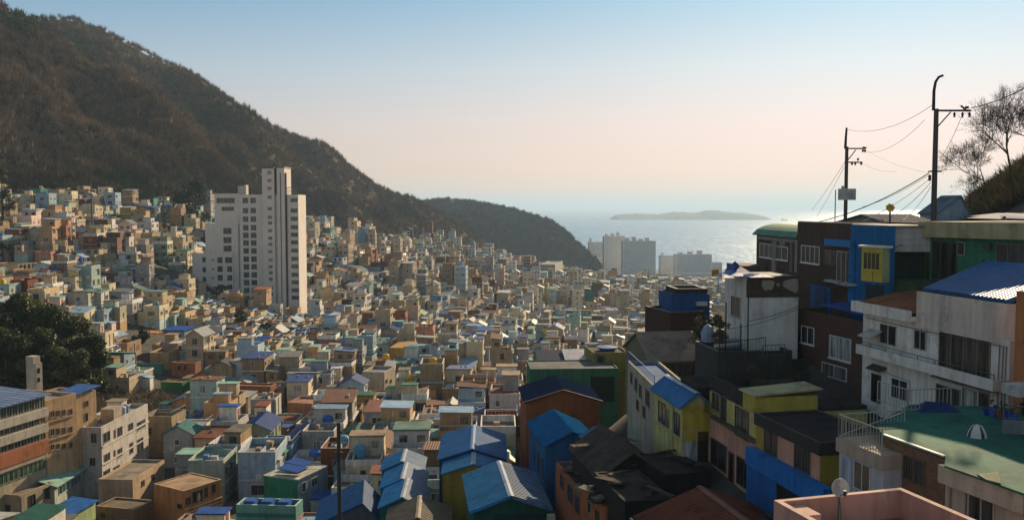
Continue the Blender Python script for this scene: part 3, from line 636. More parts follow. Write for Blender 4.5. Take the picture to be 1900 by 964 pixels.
        for sgn in (0, 1):
            ye = -o if sgn == 0 else d_ + o
            a, b, cc, d = (-o, c, H + rise + .12), (w_ + o, c, H + rise + .12), (w_ + o, ye, H - sl * o + .12), (-o, ye, H - sl * o + .12)
            q = K.part('roof_slope#%d' % sgn)
            if detail: q.corr(a, b, cc, d, max(8, int(w_ / .26)), .022, rc, M_METAL, th=.08)
            else: q.slab(a, b, cc, d, .1, rc, M_METAL)
    if sp_['ext']:                                             # a lower block built on
        lx, dy, h = r.uniform(.35, .8) * w_, r.uniform(1.4, 2.6), max(2.2, H - r.choice([.6, 2.4, 2.6, 3.0])); x0 = r.choice([0.0, w_ - lx]); cc = tuple(x * AGE for x in jit(r, c3(PAL[pick(r, PALW)])))
        K.part('extension').box(x0 + .03, x0 + lx - .03, d_ + .002, d_ + dy, -sink, h, cc, M_WALL, bottom=False)
        K.part('extension_roof').box(x0 - .1, x0 + lx + .1, d_ + .01, d_ + dy + .12, h, h + .15, tuple(x * AG2 for x in jit(r, c3(RPAL[pick(r, RW_FLAT if r.random() < .6 else RW_SHEET)]))), M_ROOF)
    if detail and r.random() < .3:
        x0, y0 = r.uniform(.3, .8) * w_, r.uniform(.3, .8) * d_; q = K.part('aerial'); q.tube((x0, y0, H), (x0, y0, H + 3.0), .03, .025, (.2, .2, .2), M_TRIM, 4)
        for i in range(4): q.tube((x0 - .5 + i * .06, y0, H + 2.3 + i * .2), (x0 + .5 - i * .06, y0, H + 2.3 + i * .2), .015, .015, (.25, .25, .25), M_TRIM, 3)
    # windows and doors
    fc = r.choice(FCOLS)
    for face, ln in (('L', d_), ('R', w_), ('B', w_)):
        if face == ('B' if sp_['x'] < 12 else 'R'): continue
        n = max(1, int(ln / r.uniform(2.0, 3.0))); wid = r.choice([.9, 1.2, 1.5, 1.8]); hh = r.choice([1.0, 1.2, 1.4])
        if face == 'L' and r.random() < .3: n = max(0, n - 1)
        for f in range(sp_['st']):
            for i in range(n):
                if r.random() < .14: continue
                c = ln * (i + .5) / n + r.uniform(-.15, .15); ww = min(wid, ln / n - .3)
                if ww < .4: continue
                if r.random() < .25: ww = min(ww, .7)
                K.window(face, c, f * sp_['fh'] + 1.55, ww, hh * (1 if ww > .75 else .75), fc, d_, w_, r.choice([2, 2, 3]) if ww > 1.1 else (2 if ww > .8 else 1), r)
                if detail and sp_['canopy'] and face == 'R' and f == sp_['st'] - 1:
                    K.part('canopy#%d' % i).box(c - ww / 2 - .15, c + ww / 2 + .15, -.5, -.0, f * sp_['fh'] + 1.6 + hh / 2 + .08, f * sp_['fh'] + 1.6 + hh / 2 + .14, r.choice([(.1, .25, .4), (.5, .5, .47), (.1, .3, .22), (.35, .2, .12)]), M_METAL)
    if detail:
        for i in range(r.randint(0, 2)):
            x0 = r.choice([.05, w_ - .15, w_ * .5]); K.part('drainpipe#%d' % i).box(x0, x0 + .1, -.12, -.01, -2, H, r.choice([(.4, .38, .33), (.15, .15, .14)]), M_TRIM)
        for i in range(r.randint(0, 2)):
            y0 = r.uniform(.2, max(.3, d_ - 1.2)); f = r.randint(0, sp_['st'] - 1); K.part('air_conditioner#%d' % i).box(-.4, -.02, y0, y0 + .8, f * sp_['fh'] + .35, f * sp_['fh'] + .95, (.55, .55, .52), M_TRIM)
    if sp_['stall']:                                           # lean-to on the street side
        a = min(w_ * .5, 4.0); h = min(H - .3, r.uniform(2.1, 2.6)); q = K.part('lean_to'); dd = r.uniform(1.0, 1.8); x0 = r.uniform(0, w_ - a)
        q.box(x0, x0 + a, -dd, -.04, -sink, h, jit(r, c3(PAL[pick(r, PALW)])), M_WALL, bottom=False)
        K.part('lean_to_roof').slab((x0 - .15, -dd - .2, h + .1), (x0 + a + .15, -dd - .2, h + .1), (x0 + a + .15, -.05, h + .45), (x0 - .15, -.05, h + .45), .08, jit(r, c3(RPAL[pick(r, RW_SHEET)])), M_METAL)
KEEP = [(-84, 160, 14), (-72, 158, 12), (-66, 152, 10), (-96, 168, 15)] + [(x, y, 7) for x in range(-119, -66, 6) for y in (304, 313, 322)]     # ground kept free of houses (trees, the forecourt of the tower)
# ------------------------------------------------------------------ the white apartment tower
M_TOWER = mat('tower_render', 0.9, lo=0.9, hi=1.05, scale=0.15, streak=0.1)
def tower():
    T = Bld('apartment_tower', 'tall white stepped apartment tower with a central shaft below the mountain', 'tower', 357, 469, 330, None, 555, 0.0, vb=586, la=12.5)
    W = (.69, .62, .54)
    def X(u, y=0): return T.px('R', u, 500, -y)[0]
    def Z(v, y=0): return T.px('R', 450, v, -y)[1]
    def block(name, u0, u1, v, y0, ph=.9):
        m = MB(); x0, x1, z = X(u0, y0), X(u1, y0), Z(v, y0); m.box(x0, x1, y0, T.la, -8, z - ph, W, M_TOWER, bottom=False); m.ring(x0, x1, y0, T.la, .25, z - ph, z, W, M_TOWER, (.2, .16, .13)); T.part(name, m)
        r_ = MB(); r_.box(x0 + .27, x1 - .27, y0 + .27, T.la - .27, z - ph - .05, z - ph + .04, (.09, .09, .08), M_ROOF); T.part('roof', r_)
    block('low_wing', 357, 432, 469, 0.0); block('middle_wing', 382, 443, 414, 1.2); block('upper_wing', 400, 447, 359, 2.0); block('main_block', 446.5, 555, 361, .3)
    # shaft
    m = MB(); x0, x1, zt = X(490), X(531), Z(310); xa, xb = X(512), X(517)
    m.box(x0, xa, -.9, 9, -8, zt - .5, W, M_TOWER, bottom=False); m.box(xb, x1, -.9, 9, -8, zt - .3, W, M_TOWER, bottom=False); T.part('shaft', m)
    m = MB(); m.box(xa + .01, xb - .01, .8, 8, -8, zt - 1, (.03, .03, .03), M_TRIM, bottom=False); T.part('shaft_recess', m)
    m = MB(); m.box(x0 - .15, xa, -1.05, 9.1, zt - .5, zt, (.16, .10, .07), M_TRIM); m.box(xb, x1 + .15, -1.05, 9.1, zt - .3, zt + .2, (.16, .10, .07), M_TRIM); m.box(xa, xb, 0, 9.1, zt - .5, zt - .1, (.16, .10, .07), M_TRIM); T.part('shaft_cap', m)
    for u0, u1, y0, y1 in ((523, 524.5, -.97, -.905), (531.5, 534, -.2, .29)):
        m = MB(); m.box(X(u0), X(u1), y0, y1, 0, zt - 2, (.05, .04, .035), M_TRIM); T.part('downpipe', m)
    def wz(x0, x1, yc, h, y, nm, fc=(.42, .43, .41), gc=(.045, .065, .058)):
        u0, u1 = x0 / 2.8354 + 340, x1 / 2.8354 + 340; v = yc / 2.8354 + 290; a, b = X(u0, y), X(u1, y)
        add_window(T.root, 'R', (a + b) / 2, Z(v, y), b - a, h / 2.8354 * .1925, 0, 0, nm, fc, False, 0, 'window', gc, -y)
    for yc in (232, 285, 330, 375, 415, 455, 497, 540, 580, 622, 663, 705, 745, 787): wz(318, 347, yc, 30, .3, 2); wz(359, 388, yc, 30, .3, 2)
    for yc in (230, 285, 328, 372, 412, 452, 495, 538, 578, 622, 662, 703, 742): wz(569, 606, yc, 22, .3, 3)
    for i, yc in enumerate((85, 127, 168, 215, 275, 320, 350, 390, 430, 462, 500, 545, 580, 612, 645, 690, 725)): wz(449, 471, yc, 17, -.9, 1, (.35, .33, .3), (.16, .15, .14))
    for yc in (270, 310, 345, 385, 425, 465, 500, 540, 580, 620, 660, 700, 740): wz(532, 548, yc, 16, .3, 1, (.35, .33, .3), (.14, .13, .12))
    for yc in (543, 596, 646, 700, 745): wz(101, 120, yc, 27, 0, 1)
    for yc in (545, 592, 640, 690, 738, 778): wz(149, 163, yc, 9, 0, 1, (.4, .39, .36), (.15, .14, .13))
    for yc in (545, 592, 638, 688, 737, 780): wz(180, 208, yc, 31, 0, 2); wz(231 if yc > 560 else 221, 258, yc, 31, 0, 2)
    for yc in (392, 440, 484): wz(214, 257, yc, 32, 1.2, 2)
    wz(181, 278, 232, 28, 2.0, 5); wz(208, 272, 276, 22, 2.0, 4)
    for u0, u1 in ((458, 470), (536, 552)):
        m = MB(); m.box(X(u0, .3), X(u1, .3), .22, .3, 0, 3.4, (.05, .06, .055), M_GLASS); T.part('entrance', m)
    m = MB(); a, b = X(444, 4), X(455, 4); m.box(a, b, 4, 8, Z(361) - 1, Z(345, 4), (.5, .47, .42), M_TOWER); T.part('rooftop_room', m)
    m = MB(); m.box(X(455.5, 4), X(459, 4), 4, 7, Z(361) - 1, Z(343, 4), (.55, .5, .45), M_TOWER); T.part('chimney', m)
    for u, v in ((437, 330), (444, 312)):
        m = MB(); m.tube((X(u, 5), 5, Z(362)), (X(u, 5), 5, Z(v, 5)), .09, .05, (.12, .1, .09), M_TRIM, 5); T.part('antenna', m)
    m = MB(); zt = Z(361); xa, xb = X(533, 1), X(552, 1)
    for k in range(9): m.tube((xa + (xb - xa) * k / 8, 1, zt - .2), (xa + (xb - xa) * k / 8, 1, zt + 2.6), .06, .06, (.1, .08, .07), M_TRIM, 4)
    m.box(xa, xb, .96, 1.04, zt + 2.5, zt + 2.7, (.1, .08, .07), M_TRIM); m.box(xa, xb, .96, 1.04, zt + 1.2, zt + 1.3, (.1, .08, .07), M_TRIM); T.part('roof_fence', m)
    return T
TOWER = tower()
# ------------------------------------------------------------------ the near slope on the right
WH, DARKF, BRN = (.68, .67, .63), (.10, .085, .07), (.095, .05, .032)
BLUE, NAVY, YEL, PINK, ORG, GRN = (.012, .13, .42), (.010, .022, .055), (.48, .37, .07), (.66, .34, .23), (.36, .10, .03), (.02, .17, .09)
def H(*a, **k): return Bld('house', *a, **k)
GR = 'houses on the near slope'
def roof_white():
    b = H('white two-storey house with long balcony, rusty front roof and blue ribbed rear roof', 'house', 1874, 631, 44, 1602, None, ('L', 577), vb=800, lb=7.5, group=GR)
    W = (.84, .78, .68); Hh = b.H
    m = MB(); m.box(0, b.lb, 0, b.la, -4, Hh, W, M_WALL); b.part('wall', m)
    yL = b.px('L', 1704, 590)[0]
    m = MB(); m.box(-.55, -.4, yL + .02, b.la + .5, Hh, Hh + .62, W, M_WALL); m.box(-.4, 3.4, yL + .02, b.la + .5, Hh + .02, Hh + .3, W, M_WALL); m.box(-.4, 3.4, b.la + .36, b.la + .5, Hh + .3, Hh + .62, W, M_WALL); b.part('eave_parapet', m)
    m = MB(); m.corr((-.38, yL + .05, Hh + .5), (-.38, b.la + .34, Hh + .5), (3.3, b.la + .34, Hh + 1.25), (3.3, yL + .05, Hh + 1.25), 16, .05, (.30, .13, .06), M_ROOF); b.part('rusty_roof', m)
    zt = Hh + 1.72; y1 = yL
    pl = [(-.14, y1), (-.14, 1.2), (-.02, .55), (.3, .1), (.85, -.13), (7.5, -.13), (7.5, .03), (.9, .03), (.42, .22), (.14, .62), (.02, 1.25), (.02, y1)]
    m = MB(); m.prism(pl, Hh - .25, zt, (.74, .63, .53), M_WALL); b.part('parapet', m)
    m = MB(); m.box(.02, 3.5, y1 - .14, y1, Hh + .1, zt - .02, (.45, .20, .09), M_WALL); b.part('parapet_end_wall', m)
    m = MB(); m.corr((.1, .3, zt + .12), (.1, y1 - .2, zt + .12), (4.9, y1 + .9, zt + 1.55), (4.9, .3, zt + 1.55), 22, .085, (.015, .115, .30), M_GLOSS, th=.08); b.part('blue_ribbed_roof', m)
    m = MB(); m.corr((9.2, .3, zt + .1), (9.2, y1 + .9, zt + .1), (4.9, y1 + .9, zt + 1.54), (4.9, .3, zt + 1.54), 22, .085, (.015, .115, .30), M_GLOSS, th=.08); b.part('blue_ribbed_roof', m)
    # upper floor
    b.win('L', 1633, 601, 1664, 640, 2, (.55, .53, .45)); b.win('L', 1697, 612, 1719, 649, 2, (.45, .42, .36)); b.win('L', 1742, 620, 1839, 694, 4, (.22, .2, .17), gc=(.06, .055, .045))
    # balcony
    y0, yb = b.px('L', 1842, 715, .9)[0], b.px('L', 1588, 645, .9)[0]; z1, z0 = b.px('L', 1842, 705, .9)[1], b.px('L', 1842, 726, .9)[1]
    m = MB(); m.box(-.9, -.01, y0, yb, z0, z0 + .14, W, M_WALL); m.box(-.9, -.78, y0, yb, z0 + .14, z1, W, M_WALL); m.box(-.78, -.01, y0, y0 + .12, z0 + .14, z1, W, M_WALL); m.box(-.78, -.01, yb - .12, yb, z0 + .14, z1, W, M_WALL); b.part('balcony', m)
    m = MB(); m.tube((-.84, y0, z1 + .25), (-.84, yb, z1 + .25), .025, .025, DARKF, M_TRIM, 5)
    for i in range(9): y = y0 + (yb - y0) * i / 8; m.tube((-.84, y, z1), (-.84, y, z1 + .25), .02, .02, DARKF, M_TRIM, 4)
    b.part('balcony_rail', m)
    m = MB(); m.slab((-.9, yb - .1, z1 + .55), (-.9, yb - 1.4, z1 + .55), (-.05, yb - 1.4, z1 + .95), (-.05, yb - .1, z1 + .95), .06, (.5, .47, .42), M_METAL); b.part('awning', m)
    # lower floor
    d = b.win('L', 1617, 693, 1635, 746, 1, DARKF, name='door', gc=(.03, .022, .018)); b.win('L', 1654, 703, 1685, 741, 2, WH, True)
    b.win('L', 1737, 716, 1782, 772, 2, (.3, .28, .25)); b.win('L', 1786, 722, 1812, 775, 1, (.3, .28, .25), gc=(.35, .35, .33)); b.win('L', 1816, 728, 1836, 790, 1, (.25, .2, .15))
    m = MB(); a, c, zz, zq = b.rectpx('L', 1732, 708, 1840, 716, .4); m.slab((-.6, a, zq - .1), (-.6, c, zq - .1), (-.02, c, zq + .12), (-.02, a, zq + .12), .07, (.32, .28, .23), M_METAL); b.part('awning', m)
    m = MB(); a, c, zz, zq = b.rectpx('L', 1608, 682, 1634, 690, .4); m.slab((-.5, a, zq - .1), (-.5, c, zq - .1), (-.02, c, zq + .15), (-.02, a, zq + .15), .06, (.08, .07, .06), M_METAL); b.part('awning', m)
    for u in (1862, 1868, 1855):
        y = b.px('L', u, 700)[0]; m = MB(); m.path([(-.06, y, Hh - .3), (-.07, y + .03, Hh - 2), (-.06, y, -2)], .028, (.2, .17, .13), M_WIRE, 5); b.part('drainpipe', m)
    m = MB(); m.path([(-.05, b.px('L', 1860, 640)[0], Hh - .35), (-.06, b.px('L', 1760, 615)[0], Hh - .42), (-.05, b.la - .4, Hh - .34)], .022, (.1, .09, .08), M_WIRE, 4); b.part('cable', m)
    m = MB(); z = b.px('L', 1640, 690)[1]; m.path([(-.04, b.px('L', 1648, 690)[0], z), (-.05, b.px('L', 1690, 702)[0], z - .05), (-.04, b.px('L', 1690, 735)[0], z - 1.2)], .018, (.12, .1, .09), M_WIRE, 4); b.part('cable', m)
    return b
WHITE = roof_white()
def orange_wall():
    b = H('narrow bright orange wall of a house at the far right edge of the view', 'house', 1904, 541, 41.0, 1886, None, 10, vb=760, lb=6, group=GR, clear=False)
    b.flat((.50, .19, .07), (.3, .25, .2), ph=.3); b.panel('lean_to', 'R', 1890, 716, 1990, 735, (.5, .47, .43), M_METAL, 0, 1.1); b.win('R', 1892, 745, 1960, 800, 2, DARKF)
orange_wall()
def brown_brick():
    b = H('low dark brown house with three white windows and a blue sheet on its terrace', 'house', 1604, 597, 57, 1472, None, ('L', 571), vb=760, lb=6.5, group=GR)
    b.flat(BRN, (.02, .06, .18), ph=.45, rm=M_TARP, m=M_BRICK)
    b.win('L', 1487, 605, 1511, 638, 2, WH, True); b.win('L', 1539, 624, 1580, 668, 3, (.6, .6, .57), True, gc=(.28, .28, .26)); b.win('L', 1525, 676, 1572, 702, 2, (.62, .62, .6), bars=9, gc=(.14, .14, .14)); b.win('L', 1478, 655, 1492, 690, 1, DARKF)
    b.panel('doorway', 'L', 1479, 612, 1486, 690, (.02, .02, .02), M_TRIM, 0, .02)
    m = MB(); m.slab((.3, .8, b.H + .35), (.3, 5.5, b.H + .55), (3.2, 5.2, b.H + .75), (3.2, .8, b.H + .5), .03, (.015, .08, .28), M_TARP); b.part('tarpaulin', m)
    return b
brown_brick()
def back_row():
    b = H('small dark brown house with two white windows under a rounded green roof', 'house', 1480, 441, 72, 1404, None, 4, vb=520, lb=7, group=GR)
    Z = b.H; m = MB(); m.box(0, b.lb, 0, b.la, -3, Z, (.085, .055, .038), M_WALL); b.part('wall', m)
    m = MB(); n = 10; vs = []
    for y in (-.25, b.la + .25):
        for i in range(n + 1): t = i / n; vs.append((-.3 + t * (b.lb * .6), y, Z + .05 + .95 * math.sin(min(1, t * 1.6) * math.pi / 2) ** .6))
        vs.append((b.lb * .6 - .3, y, Z - .05)); vs.append((-.3, y, Z - .05))
    k = n + 3; fs = [[i, i + 1, k + i + 1, k + i] for i in range(k - 1)] + [[k - 1, 0, k, 2 * k - 1], list(range(k))[::-1], list(range(k, 2 * k))]
    m.mesh(vs, fs, (.05, .20, .11), M_METAL); b.part('green_roof', m)
    b.panel('fascia', 'L', 1405, 441, 1480, 447, (.30, .28, .24), M_WALL, 0, .12)
    b.win('L', 1410, 452, 1437, 478, 3, WH, True); b.win('L', 1440, 457, 1462, 482, 2, WH, True)
    for u0, u1, c in ((1431.5, 1439, (.26, .23, .2)), (1465, 1470, (.16, .14, .12)), (1474, 1480, (.28, .26, .22))): b.panel('pilaster', 'L', u0, 447, u1, 505, c, M_WALL, 0, .1)
    b.panel('shutter', 'L', 1446, 444, 1456, 456, (.2, .17, .13), M_TRIM, 0, .08); b.win('L', 1471, 450, 1474, 500, 1, DARKF)
    m = MB(); m.box(-2.2, -.05, b.la - 3, b.la + 1.5, -3, Z - 2.6, (.12, .09, .07), M_WALL); b.part('porch', m)
    # large brown
    b = H('large dark brown flat-roofed house with a blue painted beam and white windows', 'house', 1578, 415, 62.5, 1480, None, 6, vb=590, lb=7, group=GR)
    b.flat((.088, .054, .036), (.3, .28, .26), ph=.3, capcol=(.35, .3, .26)); b.win('L', 1487, 456, 1521, 488, 4, WH, True); b.win('L', 1553, 466, 1579, 528, 3, (.5, .5, .48), True, gc=(.06, .06, .058)); b.win('L', 1530, 464, 1550, 490, 2, (.2, .17, .15), gc=(.07, .06, .05))
    b.panel('blue_beam', 'L', 1529, 444.5, 1577.5, 457, (.012, .19, .44), M_TRIM, 0, .4)
    b.panel('sill_slab', 'L', 1528, 522, 1578, 526, (.5, .5, .48), M_WALL, 0, .5)
    b.panel('blue_door', 'L', 1503, 530, 1540, 590, (.012, .10, .30), M_TRIM, 0, .15); b.panel('blue_door', 'L', 1512, 533, 1531, 590, (.008, .07, .22), M_TRIM, .15, .2)
    m = MB(); m.path([(.1, y, b.H + .02) for y in (0, b.la)], .06, (.4, .36, .32), M_TRIM, 4); b.part('coping', m)
    # blue
    b = H('bright blue painted house front between the brown house and the yellow bay window', 'house', 1652, 419, 57.5, 1578.5, None, 9, vb=590, lb=.35, group=GR)
    b.part('wall', b.body((.010, .14, .34))); b.panel('corner_post', 'L', 1574, 446, 1584, 575, (.012, .16, .38), M_WALL, 0, .12)
    b.panel('doorway', 'L', 1606, 528, 1640, 560, (.01, .03, .04), M_TRIM, 0, .03)
    # yellow bay
    b = Bld('bay_window', 'yellow boxed bay window with a white cap hanging on the blue house front', 'bay window', 1637.5, 460, 55.8, 1599, 1651, 22, vb=524, group=GR, clear=False)
    m = MB(); m.box(0, b.lb, 0, b.la, 0, b.H, (.50, .40, .05), M_TRIM); b.part('box', m)
    m = MB(); m.box(.0, b.lb, -.03, -.002, 0.05, b.H, (.30, .37, .2), M_WALL); b.part('side_panel', m)
    m = MB(); m.box(-.15, b.lb + .1, -.15, b.la + .15, b.H, b.H + .12, (.66, .65, .55), M_TRIM); b.part('cap', m)
    b.win('L', 1602, 468, 1634, 500, 4, (.45, .36, .06), gc=(.05, .05, .035)); b.panel('sill', 'L', 1599, 500, 1637, 502.5, (.55, .45, .08), M_TRIM, 0, .07); b.panel('lower_panel', 'L', 1618, 503, 1619, 522, (.3, .24, .03), M_TRIM, 0, .03)
    # pale siding
    b = H('pale grey boarded wall above a dark green recess, beside the yellow bay window', 'house', 1653, 421, 57.9, None, 1729, 2, vb=590, la=8, group=GR)
    Z = b.H; z1 = b.px('R', 1690, 467)[1]; m = MB(); m.box(0, b.lb, 0, b.la, z1, Z, (.46, .45, .43), M_WALL); b.part('boarded_wall', m)
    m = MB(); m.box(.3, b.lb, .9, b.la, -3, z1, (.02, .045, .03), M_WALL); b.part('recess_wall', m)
    for i in range(1, 4): m = MB(); z = z1 + (Z - z1) * i / 4; m.box(0, b.lb, -.025, -.002, z - .012, z + .012, (.28, .27, .26), M_TRIM); b.part('board_seam', m)
    m = MB(); m.box(-.2, b.lb, -.25, b.la, Z, Z + .1, (.34, .33, .33), M_ROOF); b.part('roof', m)
    m = MB(); m.box(.2, b.lb, -.9, .85, -3, b.px('R', 1690, 519)[1], (.07, .10, .06), M_WALL); b.part('terrace', m)
    # green
    b = H('green house with a wide ochre fascia and dark sliding windows', 'house', 1960, 414, 51.5, 1726, None, 32, vb=560, lb=9, group=GR)
    Z = b.H; m = MB(); m.box(0, b.lb, 0, b.la, -3, Z - .1, (.035, .185, .10), M_WALL); b.part('wall', m)
    z0 = b.px('L', 1730, 440, .5)[1]; m = MB(); m.box(-.5, .3, -.4, b.la + .5, z0, Z, (.40, .36, .20), M_WALL); b.part('fascia', m); m = MB(); m.box(.3, b.lb, -.4, b.la + .5, Z - .2, Z - .02, (.10, .12, .17), M_ROOF); b.part('roof', m)
    b.win('L', 1729, 448, 1777, 519, 3, (.07, .07, .06), gc=(.03, .035, .03)); b.win('L', 1776.5, 449, 1790, 473, 1, (.4, .38, .34)); b.win('L', 1848, 452, 1915, 525, 3, (.12, .14, .14), gc=(.03, .04, .04)); b.win('L', 1823, 482, 1829, 506, 1, (.06, .05, .04))
    b.panel('air_conditioner', 'L', 1823, 451, 1836, 465, (.035, .07, .05), M_TRIM, 0, .3)
    r_ = random.Random(4)
    for i in range(7):
        y, x = r_.uniform(.5, b.la - 4), r_.uniform(.8, 5); m = MB(); h = r_.uniform(.1, .3)
        m.slab((x, y, Z + h), (x, y + r_.uniform(2, 4), Z + h + .06), (x + r_.uniform(1, 3), y + 3, Z + h + .25), (x + 2, y, Z + h + .15), .04, r_.choice([(.02, .06, .22), (.3, .32, .36), (.06, .08, .14), (.03, .07, .25), (.12, .13, .15)]), M_ROOF); b.part('roof_sheet', m)
    # roofs behind
    b = H('grey-blue hipped roof seen just over the pale boarded wall', 'house', 1655, 417, 74, None, 1740, 18, vb=560, la=7, group=GR)
    b.gable((.3, .28, .25), (.06, .09, .14), 'X', 0.7, ribs=20, rm=M_ROOF, ridge_off=.5, over=(.3, .3))
    b = H('pale blue gable standing behind the tall utility pole', 'house', 1738, 396, 86, None, 1800, 10, vb=520, la=2.6, group=GR)
    b.gable((.28, .36, .42), (.13, .17, .22), 'Y', 1.6, rm=M_ROOF, over=(.2, .2), ridge_off=.68)
back_row()
def box_house():
    b = H('small white box house with a peeling dark brown parapet and blue sheets on top', 'house', 1387, 512, 63, 1345, 1482, 6, vb=640, group=GR)
    z = b.px('R', 1430, 551)[1]; W = (.66, .64, .57)
    m = MB(); m.box(0, b.lb, 0, b.la, -3, b.H - .1, W, M_WALL); b.part('wall', m)
    m = MB(); m.box(-.02, b.lb + .02, -.07, .12, z, b.H, (.075, .05, .035), M_WALL); m.box(b.lb - .1, b.lb + .02, .12, b.la, z, b.H, (.075, .05, .035), M_WALL); b.part('brown_parapet', m)
    for (pp, c) in ((((1414,520),(1428,519),(1437,522),(1436,530),(1432,537),(1418,538),(1413,530)), (.36, .32, .24)), (((1454,521),(1470,517),(1481,517),(1481,540),(1476,543),(1463,537),(1452,530)), (.34, .30, .23)), (((1440,526),(1446,524),(1448,529),(1443,532)), (.3, .26, .2))):
        q = [b.px('R', u, v, .09) for u, v in pp]; m = MB(); m.prism([(0, 0)] * 0 or [(x, zz) for x, zz in q], 0, .03, c, M_WALL); m.v = [(x, -.075 - zz_, y) for x, y, zz_ in m.v]; b.part('peeled_patch', m)
    b.win('L', 1357, 550, 1374, 586, 2, (.3, .28, .25), True); b.panel('side_band', 'L', 1346, 510, 1386, 512.5, (.3, .28, .25), M_WALL, 0, .08)
    m = MB(); m.box(.1, b.lb - .1, .15, b.la - .1, b.H - .3, b.H - .05, (.35, .36, .36), M_ROOF); b.part('roof', m)
    r_ = random.Random(3)
    for (u0, u1, v, h, c) in ((1352, 1392, 503, .35, (.10, .2, .42)), (1362, 1394, 496, .75, (.012, .06, .27)), (1390, 1440, 505, .2, (.03, .11, .35)), (1340, 1365, 506, .25, (.3, .36, .45))):
        x0, y0 = b.px('T', u0, v + 8); x1, y1 = b.px('T', u1, v + 8); m = MB(); d = (Vector((x1, y1)) - Vector((x0, y0))).length
        m.mesh([(x0, y0, b.H - .05), (x0 + d, y0, b.H - .05), (x0 + d, y0 + 2.2, b.H - .05), (x0, y0 + 2.2, b.H - .05), (x0 + d * .25, y0 + .7, b.H + h), (x0 + d * .7, y0 + 1.2, b.H + h * .45)],
               [(0,1,5,4),(1,2,5),(2,3,4,5),(3,0,4),(3,2,1,0)], c, M_TARP); b.part('tarpaulin', m)
    # blue box house
    b = H('small deep blue box house with a dark rim around its roof terrace', 'house', 1246, 545, 88, None, 1317, 5, vb=625, la=5, group=GR)
    b.flat((.012, .085, .24), (.2, .19, .18), ph=.35)
    m = MB(); m.ring(.6, b.lb - .05, .5, 4.5, .3, b.H - .1, b.H + .45, (.03, .03, .03), M_WALL, (.45, .42, .38)); b.part('terrace_rim', m)
    b.panel('awning', 'R', 1247, 584, 1310, 587, (.02, .09, .2), M_METAL, 0, .5); b.win('R', 1252, 590, 1300, 618, 3, (.02, .09, .2)); b.panel('air_conditioner', 'R', 1294, 560, 1313, 567, (.5, .5, .48), M_TRIM, 0, .5)
    b = H('low house with a long dark maroon wall, left of the blue box house', 'house', 1244, 579, 86, 1197, None, ('L', 567), vb=632, lb=3.5, group=GR)
    b.flat((.07, .03, .022), (.32, .30, .27), ph=.3, t=.22, capcol=(.35, .32, .28))
    # shingle roof
    b = H('house under a grey-brown shingled gable roof, with a dark gable end', 'house', 1208, 667, 78.5, 1161, 1312, 9, vb=740, group=GR)
    b.gable((.20, .17, .10), (.23, .18, .135), 'X', 1.75, over=(.25, .5), rm=M_ROOF, th=.14, edge=(.36, .3, .22))
    b.panel('lintel', 'R', 1210, 669, 1308, 673, (.36, .29, .18), M_WALL, 0, .1); b.win('R', 1214, 676, 1300, 697, 4, (.14, .12, .08), gc=(.06, .055, .04)); b.win('L', 1170, 660, 1176, 690, 1, (.1, .15, .14)); b.win('L', 1185, 662, 1196, 694, 2, (.12, .2, .2))
    # long pale wall
    b = H('long pale plastered house wall dropping towards the dark alley, beyond the yellow house', 'house', 1213, 716, 66.3, 1165, None, ('L', 669), vb=838, lb=2.6, group=GR)
    b.flat((.42, .38, .28), (.03, .11, .28), ph=.25)
    for q in ((1170, 690, 1174, 712), (1178, 700, 1183, 726), (1186, 712, 1191, 738), (1198, 722, 1206, 754), (1181, 740, 1186, 762), (1193, 752, 1198, 776)): b.win('L', *q, 1, (.2, .17, .12))
    b.railing([(.05, 0, b.H), (.05, b.la, b.H)], .8, (.03, .12, .3), .4)
    # yellow with blue roof
    b = H('yellow house with a ribbed blue roof and a white door at its gable end', 'house', 1266, 752, 60, 1213.5, 1318, ('L', 718), vb=866, group=GR)
    b.gable((.58, .52, .20), (.025, .16, .38), 'Y', .75, over=(.3, .25), ribs=18, amp=.03, rcol2=(.10, .22, .45), ridgecap=(.3, .4, .55))
    m = MB(); m.box(.02, b.lb - .02, -.04, -.002, b.H * .42, b.H - .05, (.58, .42, .06), M_WALL); b.part('ochre_gable_panel', m); b.win('R', 1270, 797, 1293, 862, 1, (.42, .42, .4), name='door', gc=(.40, .41, .40)); b.panel('doorway', 'R', 1294, 800, 1314, 862, (.02, .018, .015), M_TRIM, 0, .04)
    b.win('L', 1222, 746, 1236, 790, 2, DARKF); b.win('L', 1237, 757, 1243, 798, 1, (.4, .38, .2)); b.win('L', 1249, 764, 1262, 812, 2, DARKF)
    b.panel('downpipe', 'L', 1246, 740, 1248, 830, (.4, .36, .16), M_TRIM, 0, .1); b.panel('ledge', 'L', 1214, 795, 1265, 800, (.5, .45, .2), M_WALL, 0, .08)
    return b
box_house()
